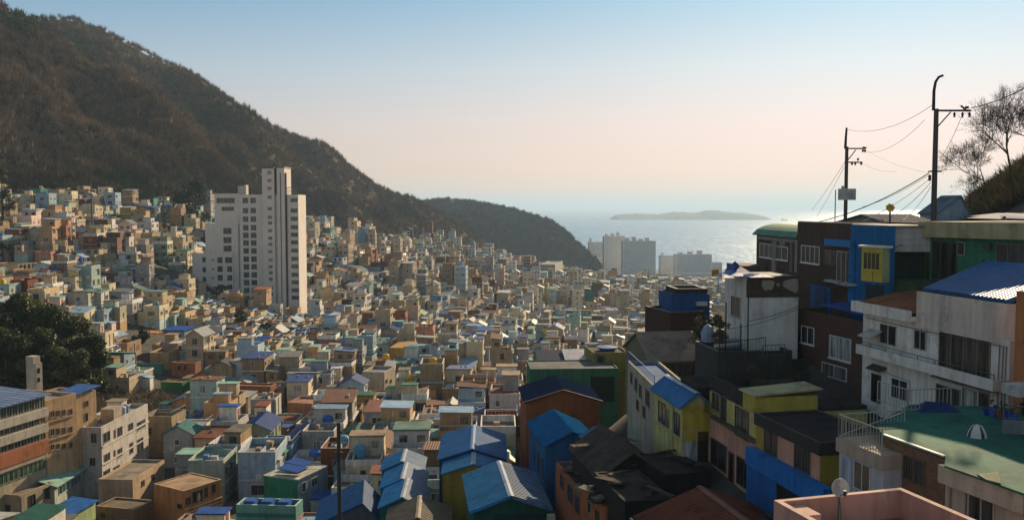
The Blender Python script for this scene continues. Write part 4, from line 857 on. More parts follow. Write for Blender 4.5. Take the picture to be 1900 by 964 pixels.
def yellow_pink():
    b = H('yellow over pink house with a dark parapet and a yellow room on its roof', 'house', 1403, 758, 53, 1317, None, ('L', 715), vb=910, lb=7.0, group=GR)
    zf = b.px('L', 1403, 816)[1]; yP = b.px('L', 1379, 745)[0]; Z = b.H
    m = MB(); m.box(0, b.lb, 0, b.la, zf, Z - .3, (.58, .50, .17), M_WALL); b.part('upper_wall', m)
    m = MB(); m.box(.03, b.lb, 0.02, b.la, -3, zf, PINK, M_WALL); b.part('lower_wall', m)
    m = MB(); m.box(-.06, .14, yP + .02, b.la + .06, Z - .02, Z + .75, (.045, .042, .038), M_WALL); m.box(.14, b.lb, b.la - .1, b.la + .06, Z - .02, Z + .75, (.045, .042, .038), M_WALL); b.part('dark_parapet', m)
    m = MB(); m.box(.0, b.lb, 0, b.la, Z - .3, Z - .05, (.05, .047, .042), M_DARK); b.part('roof', m)
    x1 = b.px('R', 1517, 745)[0]; h = b.px('R', 1403, 737)[1]
    m = MB(); m.box(-.03, x1, -.03, yP, Z - .25, h, (.58, .45, .08), M_WALL); b.part('rooftop_room', m)
    m = MB(); m.corr((-.2, yP + .25, h + .12), (x1 + .2, yP + .25, h + .42), (x1 + .2, -.2, h + .42), (-.2, -.2, h + .12), 20, .04, (.48, .43, .24), M_METAL); b.part('room_roof', m)
    b.win('L', 1321, 727, 1336, 762, 2, (.3, .26, .1)); b.win('L', 1338, 735, 1348, 782, 1, (.12, .14, .1), name='door'); b.win('L', 1364, 757, 1390, 812, 2, DARKF)
    b.win('L', 1319, 818, 1348, 868, 2, (.1, .06, .05), gc=(.02, .018, .018)); b.win('L', 1352, 838, 1362, 895, 1, (.16, .08, .06), name='door', gc=(.03, .02, .02)); b.win('L', 1367, 852, 1396, 905, 2, (.1, .06, .05), gc=(.02, .018, .018))
    b.panel('ledge', 'L', 1317, 795.0, 1403, 800, (.10, .09, .06), M_WALL, 0, .35)
    y0, y1 = 0, b.la; b.railing([(-.3, b.px('L', 1350, 800)[0], zf + .1), (-.3, b.la, zf + .1)], .75, (.06, .06, .05), .2)
    b2 = H('dark low walled roof terrace behind the yellow rooftop room', 'house', 1392, 706, 60, None, 1472, 8, vb=790, la=7, group=GR)
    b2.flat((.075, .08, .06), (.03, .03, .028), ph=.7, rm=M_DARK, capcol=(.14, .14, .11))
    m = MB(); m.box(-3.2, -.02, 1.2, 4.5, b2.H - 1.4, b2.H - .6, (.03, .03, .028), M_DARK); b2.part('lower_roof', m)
    # pink and blue
    b = H('pink house with a black flat roof, yellow end wall and bright blue ground floor', 'house', 1522, 820, 43, 1403, 1652, ('L', 765), vb=964, group=GR)
    Z = b.H; zf = b.px('L', 1522, 844)[1]; zl = b.px('L', 1500, 898)[1] ; yy = b.px('L', 1420, 800)[0]
    m = MB(); m.box(0, b.lb, 0, yy, -3, zf, PINK, M_WALL); b.part('pink_wall', m); m = MB(); m.box(0.01, b.lb - .02, yy, b.la, -3, zf, (.45, .30, .05), M_WALL); b.part('yellow_strip', m)
    m = MB(); m.box(.005, b.lb - .02, -.04, -.002, -3, zf, (.42, .33, .05), M_WALL); b.part('yellow_end_wall', m)
    m = MB(); m.ring(-.1, b.lb, -.1, b.la + .05, .16, zf, Z, (.048, .045, .042), M_WALL, (.07, .065, .06)); b.part('dark_fascia', m); m = MB(); m.box(.07, b.lb - .17, .07, b.la - .12, zf, Z - .12, (.022, .021, .02), M_DARK); b.part('black_roof', m)
    b.win('L', 1418, 797, 1443, 842, 2, DARKF, bars=5); b.win('L', 1474, 824, 1504, 874, 2, DARKF, bars=6)
    ya = b.px('L', 1403, 840, .5)[0]; yb = b.px('L', 1545, 900, .5)[0]; zt = b.px('L', 1403, 838, .5)[1]
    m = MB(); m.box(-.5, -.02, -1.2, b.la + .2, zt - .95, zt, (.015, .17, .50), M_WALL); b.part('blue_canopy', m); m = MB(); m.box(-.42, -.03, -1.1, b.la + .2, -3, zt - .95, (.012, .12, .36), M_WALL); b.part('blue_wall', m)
    y0, y1 = b.px('L', 1442, 900, .42)[0], b.px('L', 1490, 900, .42)[0]; m = MB(); m.box(-.46, -.421, min(y0, y1), max(y0, y1), zt - 2.4, zt - 1.05, (.02, .02, .022), M_GLASS); b.part('shop_opening', m)
    m = MB(); m.box(-1.3, -.47, min(y0, y1) - .9, max(y0, y1) - .2, zt - 2.55, zt - 2.4, (.03, .035, .05), M_TRIM); b.part('step_platform', m)
yellow_pink()
def terrace():
    b = H('brown brick house with a barred window under a green roof terrace', 'house', 1753, 850, 34, 1642, None, ('L', 810), vb=975, lb=5.5, group=GR)
    Z = b.H; m = MB(); m.box(0, b.lb, 0, b.la, -3, Z, (.21, .115, .06), M_BRICK); b.part('brick_wall', m)
    pl = [b.px('T', u, v) for u, v in ((1640, 811), (1754, 852), (1752, 866), (1902, 919), (1990, 925), (1960, 770), (1900, 762), (1842, 756), (1690, 752), (1655, 770), (1625, 790))]
    m = MB(); m.prism(pl, Z + .003, Z + .07, (.018, .14, .098), M_ROOF); b.part('green_roof', m)
    m = MB(); m.box(-.1, .03, 0, b.la, Z + .071, Z + .13, (.55, .5, .42), M_TRIM); b.part('coping', m)
    b.win('L', 1677, 849, 1717, 894, 2, (.16, .12, .09), bars=9, gc=(.05, .045, .04))
    m = MB(); m.slab(*[(*b.px('T', u, v), Z + .12 + d) for (u, v), d in (((1812, 884), 0), ((1852, 882), .03), ((1857, 902), 0), ((1830, 895), 0))], .03, (.22, .26, .15), M_ROOF); b.part('loose_board', m)
    c = H('beige house wall with a tall dark window, at the right below the green roof', 'house', 1905, 921, 30, 1754.5, None, ('L', 866), vb=1010, lb=4.5, group=GR, clear=False)
    m = MB(); m.box(0, c.lb, 0, c.la, -3, c.H - .04, (.52, .44, .33), M_WALL); c.part('wall', m); m = MB(); m.box(-.25, .2, -.1, c.la + .1, c.H - .55, c.H + .1, (.55, .47, .36), M_WALL); c.part('parapet', m)
    c.win('L', 1797, 914, 1846, 975, 2, (.45, .4, .32)); 
    for u in (1760, 1789): c.panel('drainpipe', 'L', u, 905, u + 2, 990, (.3, .24, .18), M_TRIM, 0, .07)
    d = H('concrete balcony house with a metal railing and blue-grey glazed doors', 'house', 1640, 844, 36, 1558, None, ('L', 811), vb=975, lb=4.0, group=GR)
    Z = d.H; zb = d.px('L', 1640, 871)[1]
    m = MB(); m.box(-.12, d.lb, -.05, d.la + .1, zb, Z, (.44, .36, .27), M_WALL); d.part('balcony_band', m); m = MB(); m.box(0, d.lb, 0, d.la, -3, zb, (.50, .52, .53), M_WALL); d.part('wall', m)
    d.win('L', 1585, 856, 1616, 912, 2, (.5, .5, .5)); d.win('L', 1562, 848, 1581, 905, 2, (.38, .46, .55), gc=(.2, .26, .33)); d.panel('door_panel', 'L', 1586, 913, 1616, 935, (.18, .3, .45), M_TRIM, 0, .05)
    d.railing([(3.2, d.la, Z), (-.06, d.la, Z), (-.06, .05, Z)], 1.0, (.34, .36, .30), .17)
    m = MB(); m.tube((-.05, d.la - .05, Z + .1), (3.1, d.la - .1, Z + .95), .02, .02, (.4, .4, .34), M_TRIM, 4); d.part('railing_brace', m)
    e_ = Bld('railing_fence', 'second metal railing along the back edge of the green roof terrace', 'railing', 1684, 768, 41.6, None, None, 14, h=1.0, la=3.0, lb=4.5, group=None, clear=False)
    zz = b.p0.z + .07 - e_.root.location.z
    e_.root.location.z = b.p0.z + .07; e_.railing([(0, 2.2, 0), (0, 0, 0), (2.2, -.1, 0)], 1.0, (.33, .34, .28), .2)
    f = Bld('parapet_wall', 'low grey parapet wall with railing and blue tubs along the terrace edge', 'wall', 1862, 790, 37.5, None, None, -12, h=.6, la=.15, lb=5, clear=False)
    f.root.location.z = b.p0.z + .07; m = MB(); m.box(0, 6, 0, .15, 0, .55, (.22, .23, .22), M_WALL); f.part('wall', m); f.railing([(0, .07, .55), (6, .07, .55)], .6, (.12, .14, .13), .22)
    return b
TERR = terrace()
def pink_roof():
    b = H('pink roof parapet around a recessed flat roof at the bottom of the view', 'house', 0, 0, 0, None, None, 16.0, h=6, la=5.2, lb=4.75, p0=(9.72, 23.75, CZ - 9.24), group=GR)
    b.flat((.60, .32, .235), (.34, .20, .15), ph=.95, t=.2, capcol=(.66, .45, .36))
    m = MB(); m.box(.02, .9, b.la - 1.2, b.la - .25, b.H - .9, b.H - .15, (.62, .40, .32), M_WALL); b.part('corner_block', m)
    m = MB(); m.box(.25, 2.2, 3.9, 4.05, b.H - .9, b.H - .55, (.6, .42, .34), M_WALL); b.part('low_kerb', m)
    m = MB(); m.path([(.6, b.la - .22, b.H - .05), (.6, b.la - .23, b.H - .9)], .03, (.4, .25, .2), M_WIRE); b.part('drainpipe', m)
    return b
PR = pink_roof()
def red_roof():
    a = Vector((-math.sin(R(12)), math.cos(R(12)), 0)); bb = Vector((math.cos(R(12)), math.sin(R(12)), 0)); pk = P(1302, 904, 48); lx, ly = 6.8, 9.0
    p0 = pk - a * ly - bb * lx / 2; p0.z = pk.z - 1.35
    b = H('house with a plain red-brown gable roof, just left of the pink parapet', 'house', 0, 0, 0, None, None, 12.0, h=4, la=ly, lb=lx, p0=tuple(p0), group=GR)
    b.gable((.16, .09, .06), (.165, .052, .028), 'Y', 1.25, over=(.3, .3), ribs=26, amp=.03, rm=M_ROOF, ridgecap=(.2, .08, .045))
    m = MB(); m.path([(-.42, -.3, b.H - .12), (-.42, ly + .3, b.H - .12)], .06, (.4, .45, .5), M_METAL, 6); b.part('gutter', m)
red_roof()
def charred():
    def clutter(b, n, seed, z, cols):
        r_ = random.Random(seed)
        for i in range(n):
            x, y = r_.uniform(.1, b.lb - .3), r_.uniform(.3, b.la - .8); an = r_.uniform(0, 3.1); L_ = r_.uniform(.7, 2.4); m = MB(); c = Vector((x, y, z + .08 + r_.uniform(0, .35))); d = Vector((math.cos(an), math.sin(an), r_.uniform(-.15, .15))) * L_ / 2; s_ = Vector((-d.y, d.x, 0)).normalized() * r_.uniform(.06, .4)
            m.slab(c - d - s_, c + d - s_, c + d + s_, c - d + s_, .05, r_.choice(cols), M_DARK); b.part('loose_sheet', m)
    DK = [(.08, .06, .045), (.05, .042, .035), (.13, .105, .075), (.20, .17, .12), (.04, .04, .04), (.11, .075, .055)]
    b = H('orange-walled house with a sagging black roof covered in loose sheets', 'house', 1081, 916, 61, 1031, None, ('L', 856), vb=1010, lb=5.2, group=GR)
    b.flat((.34, .11, .045), (.05, .038, .03), ph=.12, rm=M_DARK); clutter(b, 34, 5, b.H, DK); b.win('L', 1054, 900, 1063, 932, 1, (.1, .05, .03)); b.win('L', 1067, 918, 1075, 950, 1, (.1, .05, .03)); b.win('L', 1040, 880, 1046, 905, 1, (.1, .05, .03))
    m = MB(); m.slab((2.2, 4.2, b.H + .5), (3.9, 4.4, b.H + .55), (3.9, 8.2, b.H + .95), (2.2, 8.2, b.H + .9), .07, (.06, .055, .045), M_DARK, (.2, .18, .14)); b.part('raised_roof_sheet', m)
    b = H('small orange house with a black flat roof patch and gabled side', 'house', 1124, 940, 54.5, 1080, 1161, ('L', 906), vb=1010, group=GR)
    b.flat((.46, .14, .05), (.055, .045, .036), ph=.1, rm=M_DARK); clutter(b, 12, 9, b.H, DK); b.win('L', 1090, 928, 1098, 952, 1, (.4, .3, .22)); b.win('L', 1105, 945, 1112, 985, 1, (.1, .05, .03)); b.win('R', 1130, 950, 1155, 985, 2, (.2, .08, .04))
    m = MB(); m.prism([b.px('T', u, v) for u, v in ((1135, 905), (1150, 901), (1161, 903), (1160, 920), (1146, 921), (1138, 915))], b.H + .02, b.H + .06, (.20, .17, .12), M_DARK); b.part('worn_patch', m)
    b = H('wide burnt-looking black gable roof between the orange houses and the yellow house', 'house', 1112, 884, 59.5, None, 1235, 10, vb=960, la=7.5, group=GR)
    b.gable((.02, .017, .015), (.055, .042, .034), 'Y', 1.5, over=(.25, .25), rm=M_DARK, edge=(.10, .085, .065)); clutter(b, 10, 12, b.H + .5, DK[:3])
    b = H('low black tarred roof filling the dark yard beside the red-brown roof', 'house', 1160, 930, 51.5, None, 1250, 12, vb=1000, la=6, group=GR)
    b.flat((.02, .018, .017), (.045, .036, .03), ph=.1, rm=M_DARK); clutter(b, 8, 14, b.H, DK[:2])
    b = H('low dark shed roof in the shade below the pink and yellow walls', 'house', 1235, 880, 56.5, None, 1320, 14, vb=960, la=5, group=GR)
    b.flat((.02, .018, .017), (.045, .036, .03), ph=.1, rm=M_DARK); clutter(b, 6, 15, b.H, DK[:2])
charred()
# ------------------------------------------------------------------ the roofs at the centre bottom
GC = 'metal-roofed houses down the middle'
def centre():
    TRIMB = (.25, .32, .42)
    b = H('green boarded warehouse wall behind the orange gable', 'house', 984, 684, 103, None, 1147, 3, vb=770, la=6, group=GC)
    b.flat((.03, .17, .085), (.12, .13, .13), ph=.15, t=.12)
    for u in (1010, 1040, 1093): b.panel('seam', 'R', u, 685, u + 1, 740, (.04, .22, .12), M_TRIM, 0, .04)
    b.panel('dark_shutter', 'R', 1096, 698, 1140, 745, (.008, .03, .018), M_METAL, 0, .03)
    b = H('ochre-yellow flat house with a dark window beyond the green warehouse', 'house', 1101, 654, 108, None, 1166, 6, vb=740, la=6, group=GC)
    b.flat((.30, .24, .055), (.05, .045, .03), ph=.2, capcol=(.1, .09, .05)); b.win('R', 1108, 660, 1122, 680, 1, (.12, .1, .04))
    m = MB(); m.lathe([(.9, 0), (1.3, .25), (1.35, .4), (.2, .5)], 2.2, 2.5, b.H - .1, (.06, .16, .38), M_TARP, 9); b.part('covered_tub', m)
    b = H('house with a navy and white sheet roof beyond the green warehouse', 'house', 1000, 672, 112, None, 1098, 4, vb=740, la=7, group=GC)
    b.gable((.2, .2, .19), (.02, .035, .075), 'X', .9, over=(.2, .2), rcol2=(.5, .5, .52))
    m = MB(); m.slab((3.2, -.1, b.H + .26), (6.2, -.1, b.H + .26), (6.2, 3.3, b.H + 1.12), (3.2, 3.3, b.H + 1.12), .04, (.58, .57, .58), M_TARP); b.part('white_sheet', m)
    b = H('orange house with a dark navy gable roof edged in pale trim', 'house', 976, 746, 88, None, 1113, ('R', 744), vb=850, la=7.2, group=GC)
    b.gable((.37, .105, .03), NAVY, 'Y', 1.15, over=(.25, .3), ribs=18, amp=.03, rm=M_MATTE, edge=(.4, .42, .45))
    m = MB(); q = b.lb; m.slab((-.28, -.34, b.H + .1), (q / 2, -.34, b.H + 1.27), (q / 2, -.26, b.H + 1.27), (-.28, -.26, b.H + .1), .05, (.45, .2, .1), M_TRIM); m.slab((q / 2, -.34, b.H + 1.27), (q + .28, -.34, b.H + .1), (q + .28, -.26, b.H + .1), (q / 2, -.26, b.H + 1.27), .05, (.45, .2, .1), M_TRIM); b.part('verge_trim', m)
    for v in (765, 778): b.panel('board_line', 'R', 980, v, 1110, v + .6, (.2, .06, .02), M_TRIM, 0, .03)
    b = H('blue house with a blue gable roof just below the orange gable', 'house', 1013, 826, 75, None, 1112, 9, vb=925, la=8, group=GC)
    b.gable((.012, .12, .27), (.010, .10, .25), 'Y', 1.05, over=(.25, .3), ribs=20, amp=.03, rm=M_MATTE, edge=TRIMB)
    for y in (1.2, 3.2, 5.2): add_window(b.root, 'L', y, 2.2, .9, 2.0, b.la, b.lb, 1, (.05, .12, .25))
    m = MB(); m.box(-1.5, -.02, 1.0, b.la, -3, .4, (.012, .09, .28), M_WALL); b.part('lower_annex', m)
    b = H('small blue tent-shaped roof beside the burnt black roofs', 'house', 1104, 829, 70, None, 1160, 14, vb=875, la=3.4, group=GC)
    b.gable((.05, .05, .06), (.015, .11, .25), 'Y', .65, over=(.15, .25), ribs=0, edge=(.2, .3, .45))
    b = H('house under the wide two-sided blue roof left of the dark alley', 'house', 815, 852, 85, None, 938, 1.5, vb=930, la=9.2, group=GC)
    b.gable((.03, .06, .14), (.012, .13, .33), 'Y', .95, over=(.2, .2), ribs=24, amp=.03, ridgecap=(.16, .26, .45))
    b = H('yellow-walled house with a lower blue roof tucked under the wide blue roof', 'house', 821, 879, 81, None, 935, 1.5, vb=935, la=3.6, group=GC)
    b.gable((.40, .26, .035), (.02, .17, .36), 'Y', .85, over=(.15, .2), ribs=10, amp=.03, ridgecap=(.3, .36, .45), edge=(.45, .48, .5)); b.panel('air_vent', 'R', 940, 868, 955, 885, (.5, .48, .42), M_TRIM, 0, .5)
    b = H('green house with a boldly ribbed blue gable roof nearest the bottom edge', 'house', 878, 949, 66, None, 1017, ('R', 944), vb=1030, la=8.8, group=GC)
    b.gable((.012, .10, .065), (.03, .20, .38), 'Y', .98, over=(.3, .3), ribs=24, amp=.12, rcol2=(.10, .18, .30), ridgecap=(.3, .38, .5), edge=(.2, .26, .33))  # right slope coloured paler to stand for the sun's sheen
    b.panel('awning', 'R', 915, 957, 1012, 960, (.01, .06, .05), M_METAL, 0, .6); m = MB(); m.box(b.lb - .15, b.lb + .4, -.9, -.3, b.H - .75, b.H - .2, (.5, .46, .3), M_TRIM); b.part('corner_box', m)
    for (lab, u, v, D, ur, rise, la, wc, c2) in (('farthest of three stepped blue roofs in a row, left of the wide blue roof', 708, 872, 91, 785, .85, 4.4, (.05, .15, .2), (.10, .19, .32)), ('middle one of three stepped blue roofs in a row', 706, 906, 85, 787, .9, 5.2, (.05, .15, .25), (.13, .20, .30)), ('nearest of three stepped blue roofs, with a teal green front', 704, 942, 79, 790, .9, 5.4, (.015, .13, .10), (.12, .18, .28))):
        b = H(lab, 'house', u, v, D, None, ur, 2, vb=v + 90, la=la, group=GC); b.gable(wc, (.012, .19, .42), 'Y', rise, over=(.18, .2), ribs=12, amp=.03, rcol2=c2, ridgecap=(.35, .4, .45), edge=(.3, .38, .5))  # c2 puts the sunlight on the right slopes into their paler colour
    b = H('house with a worn brown ribbed gable roof at the bottom edge', 'house', 716, 985, 73, None, 835, 4, vb=1040, la=5.4, group=GC); b.gable((.06, .07, .06), (.16, .13, .09), 'Y', 1.0, over=(.2, .2), ribs=14, amp=.05, ridgecap=(.36, .29, .2))
    b = H('house with a shaded blue gable roof beside the wooden pole', 'house', 588, 972, 79, None, 706, 8, vb=1040, la=6.5, group=GC); b.gable((.1, .12, .14), (.015, .10, .25), 'Y', 1.7, over=(.25, .25), ribs=20, amp=.035, rcol2=(.02, .10, .24), edge=(.25, .34, .45), ridge_off=.72)
centre()
# ------------------------------------------------------------------ buildings on the left that stand out
GL = 'larger houses on the left'
def left():
    b = Bld('apartment_building', 'long three-storey building with blue-grey roof, glazed galleries and an orange band', 'building', -70, 772, 100, None, 82, ('R', 731), vb=930, la=8.5, group=GL)
    Z = lambda v: b.px('R', 0, v)[1]; L_ = b.lb; tan, wh = (.45, .38, .27), (.5, .46, .38)
    m = MB(); m.box(0, L_, 0, b.la, -4, b.H - .1, tan, M_WALL); b.part('wall', m)
    m = MB(); m.slab((-.4, -.7, b.H + .05), (L_ + .5, -.7, b.H + .05), (L_ + .5, b.la + .3, b.H + .75), (-.4, b.la + .3, b.H + .75), .14, (.15, .22, .36), M_METAL); b.part('roof', m)
    r_ = random.Random(2)
    for i in range(14): x = L_ * i / 13; m = MB(); m.slab((x, -.72, b.H + .075), (x + .07, -.72, b.H + .075), (x + .07, b.la + .3, b.H + .775), (x, b.la + .3, b.H + .775), .02, (.09, .11, .16), M_METAL); b.part('roof_seam', m)
    for v0, v1, c, o in ((779, 795, wh, .55), (810, 826, wh, .5), (842, 868, (.40, .14, .06), .4), (868, 877, tan, .3)): m = MB(); m.box(0, L_, -o, -.003, Z(v1), Z(v0), c, M_WALL); b.part('band', m)
    for v0, v1, n, gc in ((757, 778, 14, (.03, .045, .035)), (795, 809, 13, (.05, .05, .04)), (827, 841, 12, (.035, .035, .03)), (880, 900, 8, (.03, .08, .05))):
        for i in range(n): add_window(b.root, 'R', L_ * (i + .5) / n, (Z(v0) + Z(v1)) / 2, L_ / n - .12, Z(v0) - Z(v1), b.la, b.lb, 2, (.35, .33, .27), gc=gc, out=.05)
    b = H('apricot three-storey house joined to the right end of the long building', 'house', 84, 743, 112, None, 141, 72, vb=852, la=8, group=GL); b.flat((.56, .36, .19), (.33, .26, .19), ph=.4)
    for v, hh in ((760, 12), (793, 13), (822, 10)):
        for u in (97, 107, 118, 131): b.win('R', u - 3.5, v + (110 - u) * .12, u + 3.5, v + hh + (110 - u) * .12, 2, (.35, .25, .16), True)
    for v in (775, 808): b.panel('ledge', 'R', 86, v, 139, v + 3, (.5, .34, .2), M_WALL, 0, .15)
    b = H('taller apricot stair block with a blue-edged roof, right of the apricot house', 'house', 138, 733, 117, None, 178, 73, vb=860, la=6, group=GL); b.flat((.60, .40, .21), (.3, .25, .2), ph=.3)
    m = MB(); m.slab((-.3, -.3, b.H + .1), (b.lb + .6, -.3, b.H + .55), (b.lb + .6, 3.2, b.H + .55), (-.3, 3.2, b.H + .1), .12, (.05, .13, .36), M_METAL); b.part('blue_canopy', m); b.win('R', 157, 742, 164, 754, 2, (.35, .25, .16)); b.win('R', 158, 765, 163, 781, 1, (.35, .25, .16))
    b = H('grey-white three-storey house with dark windows on its long sunlit side', 'house', 187.5, 792, 118, 152, 274, ('R', 748), vb=905, group=GL); W = (.50, .46, .42); b.flat(W, (.33, .27, .20), ph=.5, capcol=(.6, .56, .5))
    for q in ((191, 800, 204, 820), (217.5, 791, 227, 811), (237.5, 784, 247, 801), (254, 779, 269.5, 795), (193, 840, 204, 858), (218, 830, 227, 847), (254, 812, 266, 837)): b.win('R', *q, 2, (.3, .27, .24), True)
    b.win('R', 240, 820, 247, 841, 1, (.3, .27, .24)); b.win('R', 211, 796, 214.5, 813, 1, (.3, .27, .24)); b.win('R', 211, 834, 214, 850, 1, (.3, .27, .24)); b.win('L', 168, 803, 180, 821, 2, (.3, .27, .24)); b.win('L', 166, 848, 178, 864, 2, (.3, .27, .24)); b.win('R', 210, 863, 222, 874, 2, (.3, .27, .24)); b.win('R', 192, 870, 204, 884, 2, (.3, .27, .24))
    zl = b.px('R', 188, 829)[1]; m = MB(); m.box(-.05, b.lb, -.16, -.003, zl - .12, zl + .1, (.56, .52, .47), M_WALL); b.part('ledge', m); zl = b.px('R', 188, 862)[1]; m = MB(); m.box(-.05, b.lb, -.1, -.003, zl - .1, zl + .08, (.56, .52, .47), M_WALL); b.part('ledge', m)
    m = MB(); m.box(.3 * b.lb, .3 * b.lb + 2.4, b.la - 2.2, b.la - .4, b.H - .5, b.H + 1.4, (.36, .3, .23), M_WALL); b.part('rooftop_room', m)
    m = MB(); m.lathe([(.45, 0), (.5, 1.1), (.2, 1.3)], b.lb * .62, b.la * .5, b.H - .45, (.55, .6, .65), M_METAL, 10); b.part('water_tank', m)
    m = MB(); m.lathe([(.45, 0), (.5, 1.1), (.2, 1.3)], b.lb * .62 + 1.1, b.la * .5, b.H - .45, (.25, .35, .5), M_METAL, 10); b.part('water_tank', m)
    b = H('low house with a mint green sheet roof and glazed front, below the grey-white house', 'house', 101, 902, 110, 72, 156, ('R', 867), vb=925, group=GL); m = b.body((.42, .45, .38)); b.part('wall', m)
    m = MB(); m.slab((-.3, -.5, b.H + .05), (b.lb + .3, -.5, b.H + .05), (b.lb + .3, b.la, b.H + .8), (-.3, b.la, b.H + .8), .12, (.24, .43, .34), M_METAL, (.45, .5, .44)); b.part('roof', m); b.win('R', 108, 896, 128, 912, 3, (.3, .4, .36), gc=(.05, .1, .1)); b.win('R', 131, 884, 150, 898, 3, (.3, .42, .45), gc=(.06, .12, .15))
    b = H('plain beige flat-roofed house in the lower left corner', 'house', 36, 918, 105, -15, 99, ('R', 893), vb=985, group=GL); b.flat((.46, .37, .26), (.24, .19, .14), ph=.3); b.win('R', 53, 917, 66, 940, 2, DARKF, True); b.win('R', 82, 903, 92, 925, 1, DARKF, True); b.win('L', 10, 935, 20, 956, 1, DARKF); b.panel('drainpipe', 'R', 40, 920, 42, 970, (.3, .25, .2), M_TRIM, 0, .1)
    b = H('house with a bright blue roof and a pale green side wall at the bottom left', 'house', 98, 975, 95, 55, 177, ('R', 929), vb=1010, group=GL); m = b.body((.33, .42, .2)); b.part('wall', m)
    m = MB(); m.corr((-.3, -.3, b.H + .1), (b.lb + .3, -.3, b.H + .1), (b.lb + .3, b.la + .3, b.H + .4), (-.3, b.la + .3, b.H + .4), 20, .03, (.03, .15, .42), M_METAL, th=.1); b.part('roof', m); b.win('R', 130, 955, 138, 970, 1, (.2, .25, .12))
    b = H('orange-brown two-storey house with a flat tan roof and a row of dark windows', 'house', 341, 910, 105, 285, 411, ('R', 888), vb=985, group=GL); b.flat((.44, .20, .075), (.42, .29, .18), ph=.12, capcol=(.55, .36, .2))
    for q in ((344, 922, 354, 935), (356, 909, 376, 930), (379, 903, 385, 921), (392, 897, 400, 913)): b.win('R', *q, 2, (.12, .09, .07), True)
    b.win('L', 329, 934, 338, 943, 1, DARKF)
    for i in range(4): zl = b.px('R', 342, 944 + i * 7)[1]; m = MB(); m.box(0, b.lb, -.2, -.003, zl - .08, zl + .04, (.55, .38, .22), M_WALL); b.part('ledge', m)
    b = H('beige two-part house with a dim wide front left of the orange-brown house', 'house', 246, 889, 113, 182, 305, ('R', 852), vb=935, group=GL); b.flat((.47, .34, .22), (.28, .24, .18), ph=.3); b.win('R', 262, 890, 268, 902, 1, DARKF); b.win('R', 281, 878, 286, 890, 1, DARKF)
    b = H('brown two-storey house with a low wide roof under the beige two-part house', 'house', 250, 944, 104, 178, 285, 76, vb=985, group=GL); b.flat((.22, .14, .085), (.2, .155, .11), ph=.2, capcol=(.4, .3, .2)); b.win('L', 186, 950, 196, 960, 1, DARKF); 
    m = MB(); m.lathe([(1.3, 0), (1.3, .4), (.9, .8), (.2, 1)], -2.0, 1.5, b.H - 1.9, (.5, .46, .36), M_METAL, 14); b.part('water_tank', m)
    b = H('terracotta house with one small window facing the camera', 'house', 502, 716, 172, 420, 513, 82, vb=764, group=GL); b.flat((.30, .105, .055), (.40, .22, .12), ph=.3, capcol=(.5, .25, .12)); b.win('L', 444, 726, 452, 740, 2, (.5, .45, .4)); b.win('R', 505, 727, 509, 742, 1, DARKF)
    b = H('salmon pink house with a stepped roof beside the terracotta house', 'house', 579, 748, 165, 533, 602, 79, vb=792, group=GL); b.flat((.40, .185, .11), (.36, .2, .13), ph=.35, capcol=(.55, .3, .18)); b.win('R', 582, 757, 587, 769, 1, DARKF); b.win('R', 592, 752, 596, 763, 1, DARKF)
    b = H('bright ochre-yellow house with a rounded flank in the middle of the town', 'house', 757, 645, 225, 722, 776, 83, vb=695, group=GL); m = MB(); m.prism([(0, 0), (b.lb - 1, 0), (b.lb - .3, .5), (b.lb, 1.4), (b.lb, b.la), (0, b.la)], -3, b.H, (.56, .30, .04), M_WALL, (.42, .24, .06)); b.part('wall', m); b.panel('grey_annex', 'L', 720, 663, 746, 695, (.22, .23, .17), M_WALL, 0, 1.5); b.win('R', 762, 655, 768, 664, 1, DARKF)
    b = H('tall narrow cream house with a blank front and windowed side', 'house', 713, 690, 185, 672, 733, 80, vb=772, group=GL); b.flat((.44, .37, .28), (.2, .24, .28), ph=.6, capcol=(.6, .55, .45))
    for v in (703, 718, 733, 748):
        for u in (717, 725): b.win('R', u - 2, v, u + 2, v + 8, 1, (.3, .26, .2))
    b = H('hut with a bright orange roof uphill of the blue-roofed house', 'house', 290, 618, 232, 259, 300, 78, vb=645, group=GL); m = b.body((.45, .3, .12)); b.part('wall', m); m = MB(); m.slab((-.3, -.3, b.H), (b.lb + .3, -.3, b.H + .1), (b.lb + .3, b.la + .3, b.H + .5), (-.3, b.la + .3, b.H + .4), .2, (.55, .22, .06), M_ROOF); b.part('roof', m); b.win('L', 268, 626, 282, 638, 2, DARKF)
    b = H('house with a vivid blue sheet roof right of the orange-roofed hut', 'house', 342, 613, 236, 304, 362, 77, vb=648, group=GL); m = b.body((.36, .42, .40)); b.part('wall', m); m = MB(); m.slab((-.4, -.3, b.H + .1), (b.lb + .5, -.3, b.H + .5), (b.lb + .5, b.la + .3, b.H + .5), (-.4, b.la + .3, b.H + .1), .2, (.012, .09, .40), M_METAL); b.part('roof', m); b.win('L', 310, 622, 336, 634, 4, (.3, .34, .32))
    b = H('house with an orange flat roof rim and two dark windows', 'house', 362, 673, 195, 318, 373, 79, vb=700, group=GL); b.flat((.36, .15, .07), (.4, .2, .1), ph=.25, capcol=(.56, .26, .1)); b.win('L', 330, 677, 335, 686, 1, DARKF); b.win('L', 341, 677, 346, 686, 1, DARKF)
    b = H('teal painted annex with a blank front left of the orange-rimmed house', 'house', 299, 675, 195, 247, 304, 80, vb=706, group=GL); b.flat((.05, .21, .19), (.35, .38, .36), ph=.2, capcol=(.3, .42, .4))
    b = H('house with a plain green front, below the orange-rimmed house', 'house', 338, 709, 180, 298, 354, 78, vb=735, group=GL); b.flat((.035, .20, .06), (.25, .17, .11), ph=.2, capcol=(.4, .26, .15))
